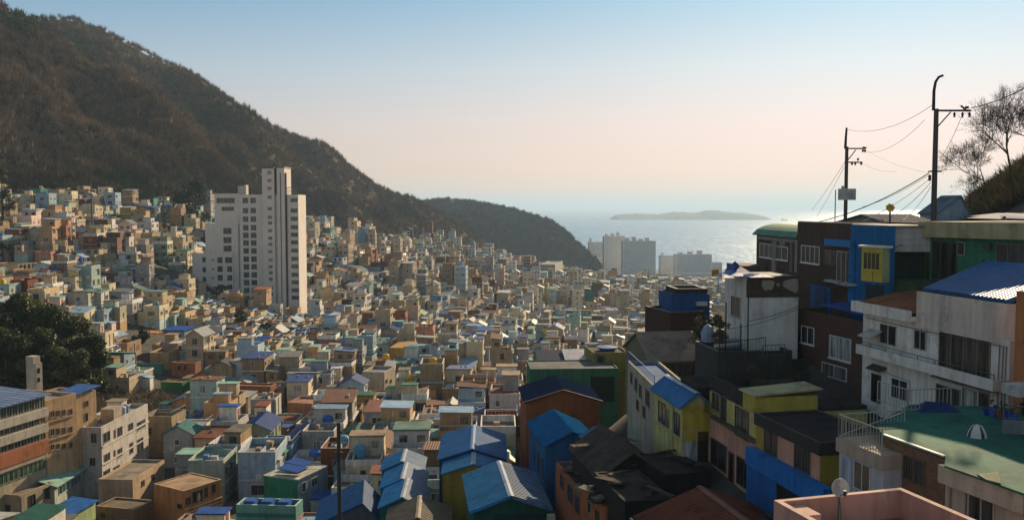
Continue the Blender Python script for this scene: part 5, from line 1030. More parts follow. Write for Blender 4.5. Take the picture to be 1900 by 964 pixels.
    b = H('house with a pale blue roof and a long white windowed side, above the teal annex', 'house', 256, 658, 215, 226, 311, ('R', 638), vb=690, group=GL); b.flat((.54, .46, .34), (.30, .48, .58), ph=.1, rm=M_METAL, capcol=(.6, .6, .55))
    for u in (264, 272, 280, 289, 298): b.win('R', u - 2.5, 657 - (u - 264) * .2, u + 2.5, 667 - (u - 264) * .2, 1, (.2, .16, .12))
    b = H('dark brown house block right below the white tower', 'house', 692, 580, 300, 670, 708, 84, vb=635, group=GL); b.flat((.17, .09, .05), (.22, .15, .1), ph=.5); b.win('R', 696, 592, 701, 600, 1, DARKF)
    b = H('cream house block left of the dark brown block', 'house', 662, 587, 292, 638, 672, 82, vb=645, group=GL); b.flat((.46, .42, .33), (.35, .32, .26), ph=.6); b.win('R', 664, 598, 668, 606, 1, DARKF); b.win('R', 664, 614, 668, 622, 1, DARKF)
    b = H('house with a teal frieze and blue sheets on its roof at the bottom edge', 'house', 549, 938, 98, 438, 562, 85, vb=990, group=GL); b.flat((.10, .30, .28), (.012, .07, .22), ph=.7, t=.25, capcol=(.4, .55, .5))
    for i in range(3): m = MB(); m.box(.5, b.lb - .6, 1 + i * 1.9, 2.2 + i * 1.9, b.H - .6, b.H + .25, (.015, .10, .33), M_TARP); b.part('covered_crate', m)
    m = MB(); m.box(-.08, -.003, 0, b.la, b.H - 1.3, b.H - .9, (.02, .17, .2), M_WALL); b.part('frieze', m)
    b = H('house with a green front, a pale blue side and blue sheets on top', 'house', 553, 890, 108, 490, 608, ('R', 864), vb=930, group=GL); m = b.body((.36, .44, .50)); b.part('wall', m); m = MB(); m.box(-.06, -.003, 0, b.la, -3, b.H, (.03, .20, .11), M_WALL); b.part('green_front', m)
    m = MB(); m.box(-.1, b.lb, -.1, b.la + .1, b.H, b.H + .12, (.5, .48, .4), M_ROOF); b.part('roof', m); b.win('R', 560, 894, 567, 912, 1, (.5, .5, .5)); b.win('R', 578, 885, 588, 900, 2, (.5, .5, .5))
    for x, y in ((.6, .5), (3.2, 1.2)): m = MB(); m.slab((x, y, b.H + .7), (x + 2.2, y, b.H + .75), (x + 2.2, y + 3, b.H + .95), (x, y + 3, b.H + .9), .08, (.012, .07, .30), M_METAL); b.part('blue_sheet', m)
    b = Bld('stair_tower', 'narrow whitish stair tower in front of the dark evergreen trees', 'tower', 66, 674, 140, 48, 78, 70, vb=722, group=GL); b.flat((.50, .42, .33), (.4, .34, .27), ph=.15); m = MB(); m.box(-.02, 1.3, b.la - 1.5, b.la, b.H, b.H + 1.0, (.5, .43, .34), M_WALL); b.part('rooftop_room', m); b.win('R', 69, 682, 74, 692, 1, DARKF); b.win('R', 69, 700, 74, 708, 1, DARKF)
    b = H('sunlit beige block with a row of small top windows, high on the left slope', 'house', 33, 489, 262, -20, 69, 74, vb=545, group=GL); b.flat((.50, .38, .25), (.3, .25, .19), ph=.5, capcol=(.5, .44, .36))
    for u in (39, 46, 54, 62): b.win('R', u - 2, 491 - (u - 39) * .1, u + 2, 499 - (u - 39) * .1, 1, DARKF)
    for u in (50, 60): b.win('R', u - 3, 514, u + 3, 530, 1, DARKF)
left()
def blocks():
    for k, (lab, uc, vc, D, ul, ur, vb, c) in enumerate((('pale mid-rise apartment block with a bright right edge at the far end of the town', 1030, 490, 800, 1003, 1044, 552, (.5, .45, .38)), ('slim white apartment block standing among the far rooftops', 916, 499, 830, 908, 923, 535, (.58, .54, .47)), ('wide grey apartment block left of the pale mid-rise', 975, 508, 810, 946, 990, 545, (.42, .39, .34)), ('beige apartment block with a stepped top, below the far hill', 965, 478, 950, 942, 975, 510, (.42, .36, .28)), ('low white apartment slab among the far rooftops at the centre', 872, 512, 760, 826, 880, 540, (.5, .47, .42)))):
        b = Bld('apartment_block', lab, 'apartment block', uc, vc, D, ul, ur, 80 + k, vb=vb, group='apartment blocks in the far town'); b.flat(c, (.3, .28, .25), ph=.9, t=.3, sink=8)
        n = max(2, int(b.H / 2.9)); 
        for i in range(n):
            z = b.H - 1.9 - i * 2.9
            m = MB(); m.box(-.12, b.lb * .97, .6, b.la - .6, z - .6, z + .6, (.06, .065, .07), M_GLASS); m2 = MB()
            if z > .5: b.part('window_band', m)
    for k, (lab, u0, u1, v0, v1, D, dep, c, top) in enumerate((
        ('left wing of the large apartment complex by the sea, with a ragged roofline', 1121, 1160, 438, 512, 1240, 14, (.78, .78, .76), 3), ('large broad apartment slab by the sea with many horizontal floor lines', 1156, 1217, 447, 520, 1190, 14, (.78, .78, .76), 4),
        ('small apartment building between the far hill and the large complex by the sea', 1093, 1119, 449, 478, 1300, 12, (.78, .78, .76), 1), ('wide stepped office building near the sea, right of the large complex', 1254, 1321, 472, 524, 1240, 16, (.78, .78, .76), 3), ('lower building joined to the left side of the wide office building', 1226, 1256, 474, 505, 1290, 14, (.78, .78, .76), 1),
        ('white building below the wide office building near the sea', 1268, 1320, 507, 538, 1120, 12, (.68, .67, .64), 0), ('grey building at the sea side, partly behind the white box house', 1321, 1340, 487, 530, 1260, 12, (.62, .6, .58), 0))):
        b = Bld('seaside_building', lab, 'apartment building', u0, v0, D, None, u1, 3, vb=v1, la=dep, group='tall buildings near the sea'); b.flat(c, (.3, .3, .3), ph=1.0, t=.4, sink=10)
        n = int(b.H / 2.9)
        for i in range(n): z = b.H - 2.2 - i * 2.9; m = MB(); m.box(b.lb * .03, b.lb * .97, -.12, -.003, z - .5, z + .55, (.30, .35, .38), M_TRIM); b.part('window_band', m)
        for i in range(top): x = b.lb * (.08 + .8 * i / max(1, top)); m = MB(); m.box(x, x + b.lb * .13, 2, 8, b.H - 1, b.H + 3 + 2.5 * ((i * 7 + k) % 3) / 2, c, M_WALL); b.part('rooftop_block', m)
blocks()
# ------------------------------------------------------------------ the town: ordinary houses
NTOWN = 222
def inpoly(u, poly):  # piecewise linear limit
    return float(np.interp(u, [a for a, _ in poly], [b for _, b in poly]))
FOOTD = [(-300, 375), (0, 392), (130, 410), (250, 430), (340, 445), (420, 560), (560, 620), (660, 690), (720, 730), (790, 790), (870, 870), (930, 950), (955, 1130), (1170, 1260), (1440, 1280)]
u_ = lambda x, y: CU + F * x / y
def corners(s):
    c, n = math.cos(s['th']), math.sin(s['th']); H = s['st'] * s['fh'] + .2 + (s['ph'] if s['style'] == 'flat' else .5)
    return [(s['x'] + c * a - n * b, s['y'] + n * a + c * b, s['z'] + h) for h in (-5, H) for a, b in ((0, 0), (s['w'], 0), (s['w'], s['d']), (0, s['d']))]
def make_specs():
    r = random.Random(21); specs = []; foot = np.array([f for f in FOOT])
    def try_zone(y0, y1, cw, cd, alley, xlim, k):
        th0 = 82.0; b = np.array((math.cos(R(th0)), math.sin(R(th0)))); a = np.array((-b[1], b[0]))
        R_ = y1 * 1.4; nq = int(R_ / cd) + 2
        row = 0; q = -R_
        while q < R_:
            row += 1; dq = cd * r.uniform(.88, 1.12); p = r.uniform(-8, 0) - R_ * .3
            while p < R_ * 1.3:
                wl = cw * r.uniform(.65, 1.35); c = b * (p + wl / 2) + a * (q + dq / 2)
                c = c + np.array([math.sin(c[1] * .021 + k) * 5, math.sin(c[0] * .03) * 6]); x, y = c
                p += wl + r.choice([.25, .25, .5, 1.6])
                if not (y0 <= y < y1): continue
                u = CU + F * x / y
                if u < -110 or u > xlim(y): continue
                if y > inpoly(u, FOOTD) or (y > 1090 and 1080 < u < 1350): continue
                if r.random() < .05: continue
                specs.append((x, y, wl - .2, dq - .25, k))
            q += dq + (alley if row % 2 == 0 else .25)
    try_zone(72, 185, 5.9, 4.6, 1.0, lambda y: 960 if y < 118 else 1130, 0)
    try_zone(185, 330, 5.6, 4.5, .9, lambda y: 1300, 1)
    try_zone(330, 560, 6.3, 5.1, 1.0, lambda y: 1450, 2)
    try_zone(560, 900, 8, 6.4, 1.2, lambda y: 1500, 3)
    try_zone(900, 1290, 11, 9, 1.5, lambda y: 1500, 4)
    out = []
    xy = np.array([(s[0], s[1]) for s in specs]); gz = ground_np(xy[:, 0], xy[:, 1])
    for (x, y, wl, dl, k), z in zip(specs, gz):
        if len(foot) and np.any((foot[:, 0] - x) ** 2 + (foot[:, 1] - y) ** 2 < (foot[:, 2] + 2.3) ** 2): continue
        if any((x - a) ** 2 + (y - b_) ** 2 < c * c for a, b_, c in KEEP): continue
        th = R(86 + 5 * math.sin(x * .02 + y * .013) + r.uniform(-3.5, 3.5))
        s = house_spec(r, x, 0, 0, th, wl, dl, y)
        if y < 150 and s['st'] > 2 and r.random() < .6: s['st'] = 2
        if 215 < y < 292 and 345 < u_(x, y) < 600: s['st'] = 1; s['room'] = s['tank'] = s['setback'] = False
        if y > 850 and u_(x, y) > 1040: s['st'] = min(s['st'], 2)
        s['x'] = x - math.cos(th) * wl / 2 + math.sin(th) * dl / 2; s['y'] = y - math.sin(th) * wl / 2 - math.cos(th) * dl / 2; s['z'] = float(z) - .3
        for tries in range(3):
            q = [proj(c) for c in corners(s)]; a0, b0, a1, b1 = min(t[0] for t in q), min(t[1] for t in q[4:]), max(t[0] for t in q), max(t[1] for t in q); bad = False
            for (c0, d0, c1, d1, D) in SCREEN:
                if y > D - 1 or D > 320: continue
                ov = max(0, min(a1, c1) - max(a0, c0)) * max(0, min(b1, d1) - max(b0, d0))
                lim = (.16, .16, .34)[tries] if D < 128 else (.4, .5, .6)[tries]
                if ov > lim * max(60, (c1 - c0) * (d1 - d0)): bad = True; break
            if not bad: break
            s['st'] = 1; s['room'] = s['tank'] = s['setback'] = False
            if tries == 1: s['style'] = 'flat'; s['ph'] = .25; s['fh'] = 2.3
        if bad: continue
        out.append(s)
    return out
SPECS = make_specs()
def rank_specs():
    """how many sight lines of the photo meet each house first"""
    V = []; Fa = []; own = []
    for i, s in enumerate(SPECS):
        n = len(V); V += corners(s)
        for f in ((0,1,5,4),(1,2,6,5),(2,3,7,6),(3,0,4,7),(4,5,6,7)): Fa.append([n + j for j in f]); own.append(i)
    bpy.context.view_layer.update()
    for o in list(S.objects):
        if o.type != 'MESH' or o.name in ('haze', 'sea', 'wooded_mountain', 'wooded_spur', 'far_wooded_hill', 'bare_woodland', 'far_woodland') or len(o.data.polygons) > 30000: continue
        mw = o.matrix_world; n = len(V); V += [tuple(mw @ v.co) for v in o.data.vertices]
        for p in o.data.polygons: Fa.append([n + j for j in p.vertices]); own.append(-1)
    t = BVHTree.FromPolygons(V, Fa); hits = np.zeros(len(SPECS), int); c = Vector((0, 0, CZ))
    for v in np.arange(355, 964, 2.4):
        for u in np.arange(0, 1900, 2.6):
            if u > 1500: continue
            d = (P(u, v, 1.0) - c).normalized(); h = t.ray_cast(c, d, 2500)
            if h[2] is not None and own[h[2]] >= 0: hits[own[h[2]]] += 1
    return hits
HITS = rank_specs()
order = np.argsort(-HITS); chosen = [int(i) for i in order[:NTOWN] if HITS[i] > 0]; rest = [int(i) for i in order[len(chosen):]]
print('town specs', len(SPECS), 'visible', int((HITS > 0).sum()), 'smallest chosen px', HITS[chosen[-1]] * 2.4 * 2.6)
def to_world(s, mb):
    c, n = math.cos(s['th']), math.sin(s['th']); a = np.array(mb.v)
    return np.stack([s['x'] + c * a[:, 0] - n * a[:, 1], s['y'] + n * a[:, 0] + c * a[:, 1], s['z'] + a[:, 2]], 1)
def build_mass():
    big = MB()
    for i in rest:
        s = SPECS[i]
        if HITS[i] == 0 and s['far'] > 260 and random.Random(i).random() < .5: continue
        K = Mass(); emit(s, K, False); n = len(big.v); big.v.extend(map(tuple, to_world(s, K.mb)))
        for f, c_, m in zip(K.mb.f, K.mb.c, K.mb.m): big.f.append([n + j for j in f]); big.c.append(c_); big.m.append(big.mi(K.mb.mats[m]))
    print('mass verts', len(big.v)); o = big.build('small_houses'); tag(o, 'dense mass of small pale flat-roofed houses filling the valley far off', kind='stuff')
build_mass()
TOWN = []
for i in chosen:
    s = SPECS[i]; root = empty('house', (s['x'], s['y'], s['z']), s['th']); K = Parts(root); emit(s, K, True); K.done()
    root['category'] = 'house'; root['group'] = 'ordinary houses packed across the valley'; TOWN.append((root, s, int(HITS[i])))
# ------------------------------------------------------------------ trees
def leafy(name, label, x, y, z, h, rx, cols, n, leaf, seed, cat='tree', group=None, base=.25, cone=False, trunk=True, clumps=26):
    g = np.random.default_rng(seed); root = empty(name, (x, y, z)); tag(root, label, cat, group)
    r_ = random.Random(seed)
    if trunk:
        m = MB(); m.path([(0, 0, -1), (.1, .05, h * .3), (-.05, .1, h * .62), (0, 0, h * .85)], h * .025 + .08, (.07, .05, .035), M_BARK, 6, r1=.05)
        for i in range(7):
            a = r_.uniform(0, 6.28); zz = h * r_.uniform(base, .7); m.path([(0, 0, zz), (math.cos(a) * rx * .4, math.sin(a) * rx * .4, zz + h * .06), (math.cos(a) * rx * .8, math.sin(a) * rx * .8, zz + h * .13)], h * .012 + .03, (.07, .05, .035), M_BARK, 5, r1=.02)
        m.build('trunk', root)
    z0 = h * base
    t = g.random(clumps); th = g.random(clumps) * 6.283
    if cone: rad = (1 - t) * rx * g.uniform(.5, 1, clumps); cz = z0 + t * (h - z0)
    else: rad = np.sqrt(np.clip(1 - (2 * t - .85) ** 2 / 1.4, .02, 1)) * rx * g.uniform(.35, .9, clumps); cz = z0 + t * (h - z0) * .93
    cc = np.stack([rad * np.cos(th), rad * np.sin(th), cz], 1); cr = g.uniform(.28, .46, clumps) * rx * (1 if not cone else .8)
    k = g.integers(0, clumps, n); d = g.normal(size=(n, 3)); d /= np.linalg.norm(d, axis=1)[:, None]
    p = cc[k] + d * (cr[k] * g.random(n) ** .4)[:, None] * np.array([1, 1, .75])
    nr = d + g.normal(size=(n, 3)) * .8; nr /= np.linalg.norm(nr, axis=1)[:, None]; a = np.cross(nr, g.normal(size=(n, 3))); a /= np.linalg.norm(a, axis=1)[:, None]; b = np.cross(nr, a)
    s = (leaf * g.uniform(.6, 1.4, n))[:, None]; V = np.stack([p - a * s, p - b * s * .6, p + a * s, p + b * s * .6], 1).reshape(-1, 3)
    ck = np.array(cols)[g.integers(0, len(cols), clumps)]; c = ck[k] * g.uniform(.7, 1.3, n)[:, None]
    np_mesh('crown', V, np.arange(n * 4).reshape(-1, 4), c, M_LEAF, root, k=4); return root
EVG = [(.035, .05, .013), (.048, .065, .017), (.075, .085, .022), (.026, .042, .014), (.10, .10, .03)]
def at(u, D, dz=0.0): x = (u - CU) / F * D; return x, D, ground(x, D) + dz
TREES = []
for i, (u, D, vt, rx, lab) in enumerate(((-22, 166, 545, 4.6, 'dark evergreen tree cut by the left edge of the view'), (32, 168, 541, 5.0, 'tall dark evergreen tree at the top of the left clump'), (84, 167, 563, 4.6, 'rounded dark evergreen tree in the middle of the left clump'), (128, 164, 588, 4.2, 'dark evergreen tree on the right shoulder of the left clump'),
        (166, 161, 618, 3.4, 'lowest dark evergreen tree at the right end of the left clump'), (52, 154, 606, 4.6, 'dark evergreen tree at the front of the left clump, behind the stair tower'), (118, 154, 640, 4.2, 'broad dark evergreen tree at the front right of the left clump'), (0, 156, 606, 4.6, 'dark evergreen tree low at the front left of the left clump'))):
    x, y, z = at(u, D); top = P(u, vt, D).z; leafy('evergreen_tree', lab, x, y, z - 1, top - z + 1, rx, EVG, 6500, .30, 40 + i, group='dark evergreen trees on the left')
x, y, z = at(6, 300); leafy('slender_tree', 'slender olive green tree high at the left edge above the houses', x, y, z, P(6, 308, 300).z - z, 3.6, [(.07, .07, .02), (.055, .06, .02), (.09, .08, .025)], 2600, .3, 60, clumps=22)
x, y, z = at(364, 420); leafy('conifer_tree', 'dark conifer at the foot of the mountain left of the white tower', x, y, z - 2, P(364, 333, 420).z - z + 2, 7.0, [(.012, .026, .014), (.016, .03, .018)], 3200, .42, 61, cone=False, clumps=34)
x, y, z = at(338, 425); leafy('conifer_tree', 'smaller dark conifer to the left of the conifer by the tower', x, y, z - 2, P(338, 352, 425).z - z + 2, 5.0, [(.014, .026, .016), (.02, .032, .02)], 1800, .42, 62)
tr = random.Random(8); TT = []
for i in range(46):
    for _ in range(40):
        D = tr.uniform(190, 560); u = tr.uniform(-20, 1150); x = (u - CU) / F * D
        if D < inpoly(u, FOOTD) and all((x - a) ** 2 + (D - b_) ** 2 > (c + 1) ** 2 for a, b_, c in FOOT) : break
    if i >= 26: u = tr.choice([tr.uniform(0, 360), tr.uniform(570, 720)]); D = inpoly(u, FOOTD) * tr.uniform(.86, 1.0)
    x, y, z = at(u, D); kind = tr.choice([0, 0, 1]); h = tr.uniform(4.5, 7.5) * (1.25 if D > 330 else 1)
    TT.append((leafy('garden_tree', None, x, y, z - .5, h, h * .36, EVG[:4] if kind == 0 else [(.10, .075, .05), (.085, .065, .045)], 500, .3 + D / 2500, 100 + i, group='trees among the houses', base=.3, clumps=12), 'dark green tree' if kind == 0 else 'brown leafless-looking tree'))
def bare(name, label, base, h, seed, spread=1.0, lean=(0, 0), depth=6, r0=.16):
    r_ = random.Random(seed); root = empty(name, base); tag(root, label, 'tree'); T = MB(); W = MB()
    def grow(p, d, L_, r, lev):
        n = 3; pts = [p]; q = p.copy(); dd = d.copy()
        for i in range(n): dd = (dd + Vector((r_.uniform(-.22, .22), r_.uniform(-.22, .22), r_.uniform(-.1, .18)))).normalized(); q = q + dd * (L_ / n); pts.append(q.copy())
        (T if lev < 2 else W).path(pts, r, (.065, .05, .04), M_BARK, 5 if lev < 3 else 3, r1=r * .62)
        if lev >= depth: return
        for k in range(2 if lev < 2 else r_.choice([2, 3, 3, 4])):
            t = r_.uniform(.45, 1.0); i = min(n, int(t * n) + 1); a = r_.uniform(0, 6.28); e_ = r_.uniform(.45, 1.0) * spread
            o = dd.orthogonal().normalized(); o = (o * math.cos(a) + dd.cross(o) * math.sin(a)); nd = (dd * math.cos(e_) + o * math.sin(e_) + Vector((0, 0, .15))).normalized()
            grow(pts[i], nd, L_ * r_.uniform(.62, .85), max(.011, r * .58), lev + 1)
        grow(pts[-1], dd, L_ * .8, max(.011, r * .62), lev + 1)
    grow(Vector((0, 0, -.5)), Vector((lean[0], lean[1], 1)).normalized(), h * .30, r0, 0)
    T.build('trunk', root); W.build('crown', root); return root
g0 = lambda u, D: Vector(at(u, D))
bare('bare_tree', 'large bare tree with spreading twigs on the brushy bank at the right edge', g0(1880, 97), 8.8, 21, 1.2, (-.3, 0), 6, .16)
bare('bare_tree', 'smaller bare tree leaning left over the brushy bank behind the tall pole', g0(1835, 95), 6.5, 6, 1.1, (-.45, 0), 6, .10)
bare('bare_shrub', 'thin bare shrub at the left foot of the brushy bank', g0(1800, 93), 4.6, 9, 1.2, (-.4, 0), 5, .06)
bare('bare_tree', 'bare tree cut by the right edge above the brushy bank', g0(1935, 98), 8.5, 12, 1.0, (-.2, 0), 6, .15)
def brush(name, label, u0, u1, d0, d1, n, hmax, seed, cols, keep=None):
    g = np.random.default_rng(seed); u = g.uniform(u0, u1, n); D = g.uniform(d0, d1, n); x = (u - CU) / F * D
    if keep: m = np.array([keep(a, b) for a, b in zip(x, D)]); x, D = x[m], D[m]; n = len(x)
    z = ground_np(x, D)
    nb = 26; V = np.empty((n, nb, 3, 3)); d = g.normal(size=(n, nb, 3)); d[..., 2] = np.abs(d[..., 2]) * .9 + .15; d /= np.linalg.norm(d, axis=2)[..., None]
    st = np.stack([x, D, z], 1)[:, None, :] + g.normal(size=(n, nb, 3)) * np.array([.35, .35, .2]); L_ = g.uniform(.4, hmax, (n, nb))[..., None]; sd = np.cross(d, g.normal(size=(n, nb, 3))); sd /= np.linalg.norm(sd, axis=2)[..., None]; w_ = g.uniform(.015, .07, (n, nb))[..., None]
    V[:, :, 0] = st - sd * w_; V[:, :, 1] = st + sd * w_; V[:, :, 2] = st + d * L_
    c = np.array(cols)[g.integers(0, len(cols), n * nb)] * g.uniform(.6, 1.3, n * nb)[:, None]
    o = np_mesh(name, V.reshape(-1, 3), np.arange(n * nb * 3).reshape(-1, 3), c, M_LEAF, k=3); tag(o, label, kind='stuff')
BR = [(.06, .05, .025), (.075, .055, .03), (.05, .05, .02), (.04, .04, .02)]
brush('brushwood', 'tangled brown and olive brush on the bank at the right', 1770, 2080, 84, 112, 2600, 1.5, 3, BR)
clear = lambda a, b: all((a - p) ** 2 + (b - q) ** 2 > 9 for p, q, _ in FOOT)
brush('scrub', 'brown scrub on the open ground between the evergreen trees and the houses', -20, 330, 134, 215, 3000, 2.2, 4, [(.10, .075, .045), (.08, .065, .035), (.06, .06, .03), (.12, .09, .06)], lambda a, b: clear(a, b) and any((a - x_) ** 2 + (b - y_) ** 2 < (r_ + 7) ** 2 for x_, y_, r_ in KEEP[:4]))
brush('scrub', 'dark scrub and weeds on the ground in front of the white tower', 340, 600, 284, 330, 2600, 2.6, 5, [(.05, .05, .03), (.07, .055, .035), (.04, .045, .025)])
# ------------------------------------------------------------------ poles and cables
PG = 'utility poles'
POLE = (.07, .06, .05)
def pole(label, u, vt, vb, D, r, arms, name='utility_pole'):
    x, y, _ = P(u, vb, D); zt = P(u, vt, D).z; zb = ground(x, y) - .5; root = empty(name, (x, y, zb)); tag(root, label, 'utility pole', PG); m = MB(); m.tube((0, 0, 0), (0, 0, zt - zb), r * 1.15, r * .85, POLE, M_TRIM, 12); m.build('shaft', root)
    return root, x, y, zb
def big_pole():
    D = 73; o, x, y, zb = pole('tall utility pole with a hooked top and one long crossarm, behind the green house', 1732, 202, 410, D, .21, None)
    L_ = lambda u, v: Vector((P(u, v, D).x - x, 0, P(u, v, D).z - zb))
    m = MB(); m.path([L_(1732, 205), L_(1733, 168), L_(1736, 152), L_(1742, 143), L_(1750, 140)], .13, (.03, .03, .035), M_METAL, 8, r1=.09); m.build('hooked_pipe', o)
    m = MB(); m.box(-.15, (L_(1801, 205)).x, -.07, .07, L_(1732, 207).z, L_(1732, 203.5).z, (.05, .05, .055), M_METAL); m.build('crossarm', o)
    m = MB(); m.tube(L_(1738, 237), L_(1764, 208), .05, .05, (.05, .05, .055), M_METAL, 6); m.build('brace', o)
    for u, dv in ((1771, 1), (1786, 1), (1799, 1)):
        m = MB(); p = L_(u, 208); m.lathe([(.03, 0), (.10, -.12), (.12, -.2), (.05, -.26), (.11, -.34), (.03, -.42)], p.x, 0, p.z, (.05, .05, .055), M_METAL, 8); m.build('insulator', o)
    m = MB(); m.tube(L_(1783, 196), L_(1792, 204), .07, .07, (.04, .04, .04), M_METAL, 6); m.build('cutout_switch', o)
    m = MB(); p = L_(1794, 199); m.lathe([(.02, -.12), (.15, -.08), (.15, .08), (.02, .12)], p.x, 0, p.z, (.04, .04, .04), M_METAL, 8); m.build('cable_clamp', o)
    m = MB(); p = L_(1732, 318); m.box(-.42, .42, -.24, .24, p.z - .05, p.z + .06, (.05, .05, .05), M_METAL); m.build('clamp_band', o)
    m = MB(); p = L_(1724, 330); m.lathe([(.03, -.25), (.12, -.2), (.12, .2), (.03, .25)], p.x, -.1, p.z, (.06, .06, .06), M_METAL, 8); m.build('junction_box', o)
big_pole()
def small_pole():
    D = 92; o, x, y, zb = pole('shorter utility pole with two crossarms and a white box, above the dark brown house', 1568.5, 272, 410, D, .19, None)
    L_ = lambda u, v: Vector((P(u, v, D).x - x, 0, P(u, v, D).z - zb))
    m = MB(); m.path([L_(1568.5, 276), L_(1569.5, 255), L_(1571, 237)], .14, (.03, .03, .035), M_METAL, 8, r1=.10); m.build('top_pipe', o)
    for v, u1 in ((275.5, 1604), (301, 1600)): m = MB(); m.box(-.1, L_(u1, v).x, -.06, .06, L_(1568, v + 1.2).z, L_(1568, v - 1.2).z, (.05, .05, .055), M_METAL); m.build('crossarm', o)
    m = MB(); m.tube(L_(1573, 297), L_(1588, 278), .05, .05, (.05, .05, .055), M_METAL, 6); m.build('brace', o)
    for u, v in ((1601, 279), (1605, 279), (1581, 303), (1587, 303), (1592, 295), (1598, 303)): m = MB(); p = L_(u, v); m.lathe([(.03, .12), (.10, .05), (.11, -.08), (.03, -.2)], p.x, 0, p.z, (.05, .05, .055), M_METAL, 8); m.build('insulator', o)
    m = MB(); p = L_(1606, 274); m.lathe([(.02, -.14), (.2, -.08), (.2, .1), (.02, .14)], p.x - .1, 0, p.z, (.04, .04, .04), M_METAL, 8); m.build('cable_clamp', o)
    m = MB(); a, c = L_(1553, 371), L_(1585, 350); m.box(a.x, c.x, -.5, -.25, a.z, c.z, (.42, .42, .40), M_METAL); m.build('equipment_box', o)
    m = MB(); a, c = L_(1559, 350), L_(1563, 345); m.box(a.x, c.x, -.45, -.3, a.z, c.z, (.3, .3, .3), M_METAL); m.build('bracket', o)
    m = MB(); a, b = P(1549, 352, 90), P(1549, 420, 90); m.tube((0, 0, 0), (0, 0, a.z - b.z + 3), .05, .05, (.25, .25, .24), M_METAL, 6); q = m.build('thin_post'); q.location = (b.x, b.y, b.z - 3); tag(q, 'thin grey post left of the shorter utility pole', 'post')
small_pole()
pole('thin pale pole standing among the bluish houses high on the left', 170.5, 335, 412, 335, .22, None); pole('thin dark pole left of the conifer, at the foot of the mountain', 303.5, 341, 390, 400, .22, None)
o, x, y, zb = pole('dark wooden pole rising from the blue roofs at the bottom', 630, 783, 964, 70, .17, None, 'wooden_pole')
def wood_pole_bits():
    D = 70; L_ = lambda u, v: Vector((P(u, v, D).x - x, 0, P(u, v, D).z - zb))
    m = MB(); p = L_(630, 838); m.box(-.35, .35, -.22, -.05, p.z - .06, p.z + .06, POLE, M_TRIM); m.build('crossarm', o); m = MB(); p = L_(625, 848); m.box(p.x - .1, p.x + .1, -.35, -.16, p.z - .22, p.z + .22, (.12, .12, .11), M_METAL); m.build('meter_box', o)
    m = MB(); p = L_(634, 800); m.box(p.x - .08, p.x + .12, -.25, -.1, p.z - .1, p.z + .1, (.1, .1, .1), M_METAL); m.build('bracket', o)
wood_pole_bits()
NW = [0]
def wire(a, b, sag, r, label, n=14):
    p, q = P(*a), P(*b); m = MB(); c = (p + q) / 2; m.path([p.lerp(q, i / n) - c - Vector((0, 0, 4 * sag * (i / n) * (1 - i / n))) for i in range(n + 1)], r, (.05, .05, .05), M_WIRE, 4); o = m.build('cable'); o.location = c; tag(o, label, 'cable', 'overhead cables')
wire((1802, 200, 73), (1960, 128, 52), .35, .035, 'thick cable running from the tall pole crossarm up to the right edge')
wire((1571, 240, 92), (1733, 193, 73), .9, .018, 'highest thin cable between the tops of the two utility poles')
wire((1606, 278, 92), (1722, 320, 73), .3, .016, 'thin cable from the shorter pole upper crossarm down to the tall pole clamp'); wire((1604, 282, 92), (1716, 222, 73), .8, .014, 'thin cable slanting between the crossarms of the two poles'); wire((1600, 302, 92), (1664, 318, 84), .3, .014, 'short thin cable trailing right from the lower crossarm')
wire((1724, 321, 73), (1512, 413, 80), .5, .04, 'thick dark cable sagging from the tall pole down to the brown roof'); wire((1722, 326, 73), (1600, 384, 84), .25, .016, 'thin cable running alongside the thick dark cable'); 
for i, (u, v, lab) in enumerate(((1598, 412, 'lowest of three cables fanning from the tall pole to the blue house roof'), (1650, 405, 'middle one of three cables fanning from the tall pole to the blue house'), (1676, 408, 'steepest of three cables fanning from the tall pole to the roof edge'))): wire((1727, 330 + 8 * i, 73), (u, v, 66), .25, .02, lab)
wire((1568, 300, 92), (1506, 390, 150), .2, .02, 'thin cable falling from the shorter pole towards the sea side'); wire((1566, 310, 92), (1516, 400, 140), .2, .02, 'second thin cable falling left from the shorter pole, just below the first')
wire((1741, 300, 73), (1786, 212, 74), .3, .02, 'slack cable hanging under the tall pole crossarm')
wire((1578, 510, 61), (1390, 595, 61.5), .5, .025, 'upper cable crossing the front of the white box house'); wire((1578, 513, 61), (1345, 610, 61), .7, .02, 'lower cable crossing the front of the white box house'); wire((1726, 420, 61), (1640, 466, 56), .2, .02, 'cable crossing the pale boarded wall down to the bay window'); wire((1722, 440, 61), (1652, 470, 57), .15, .016, 'second cable crossing the lower part of the pale boarded wall')
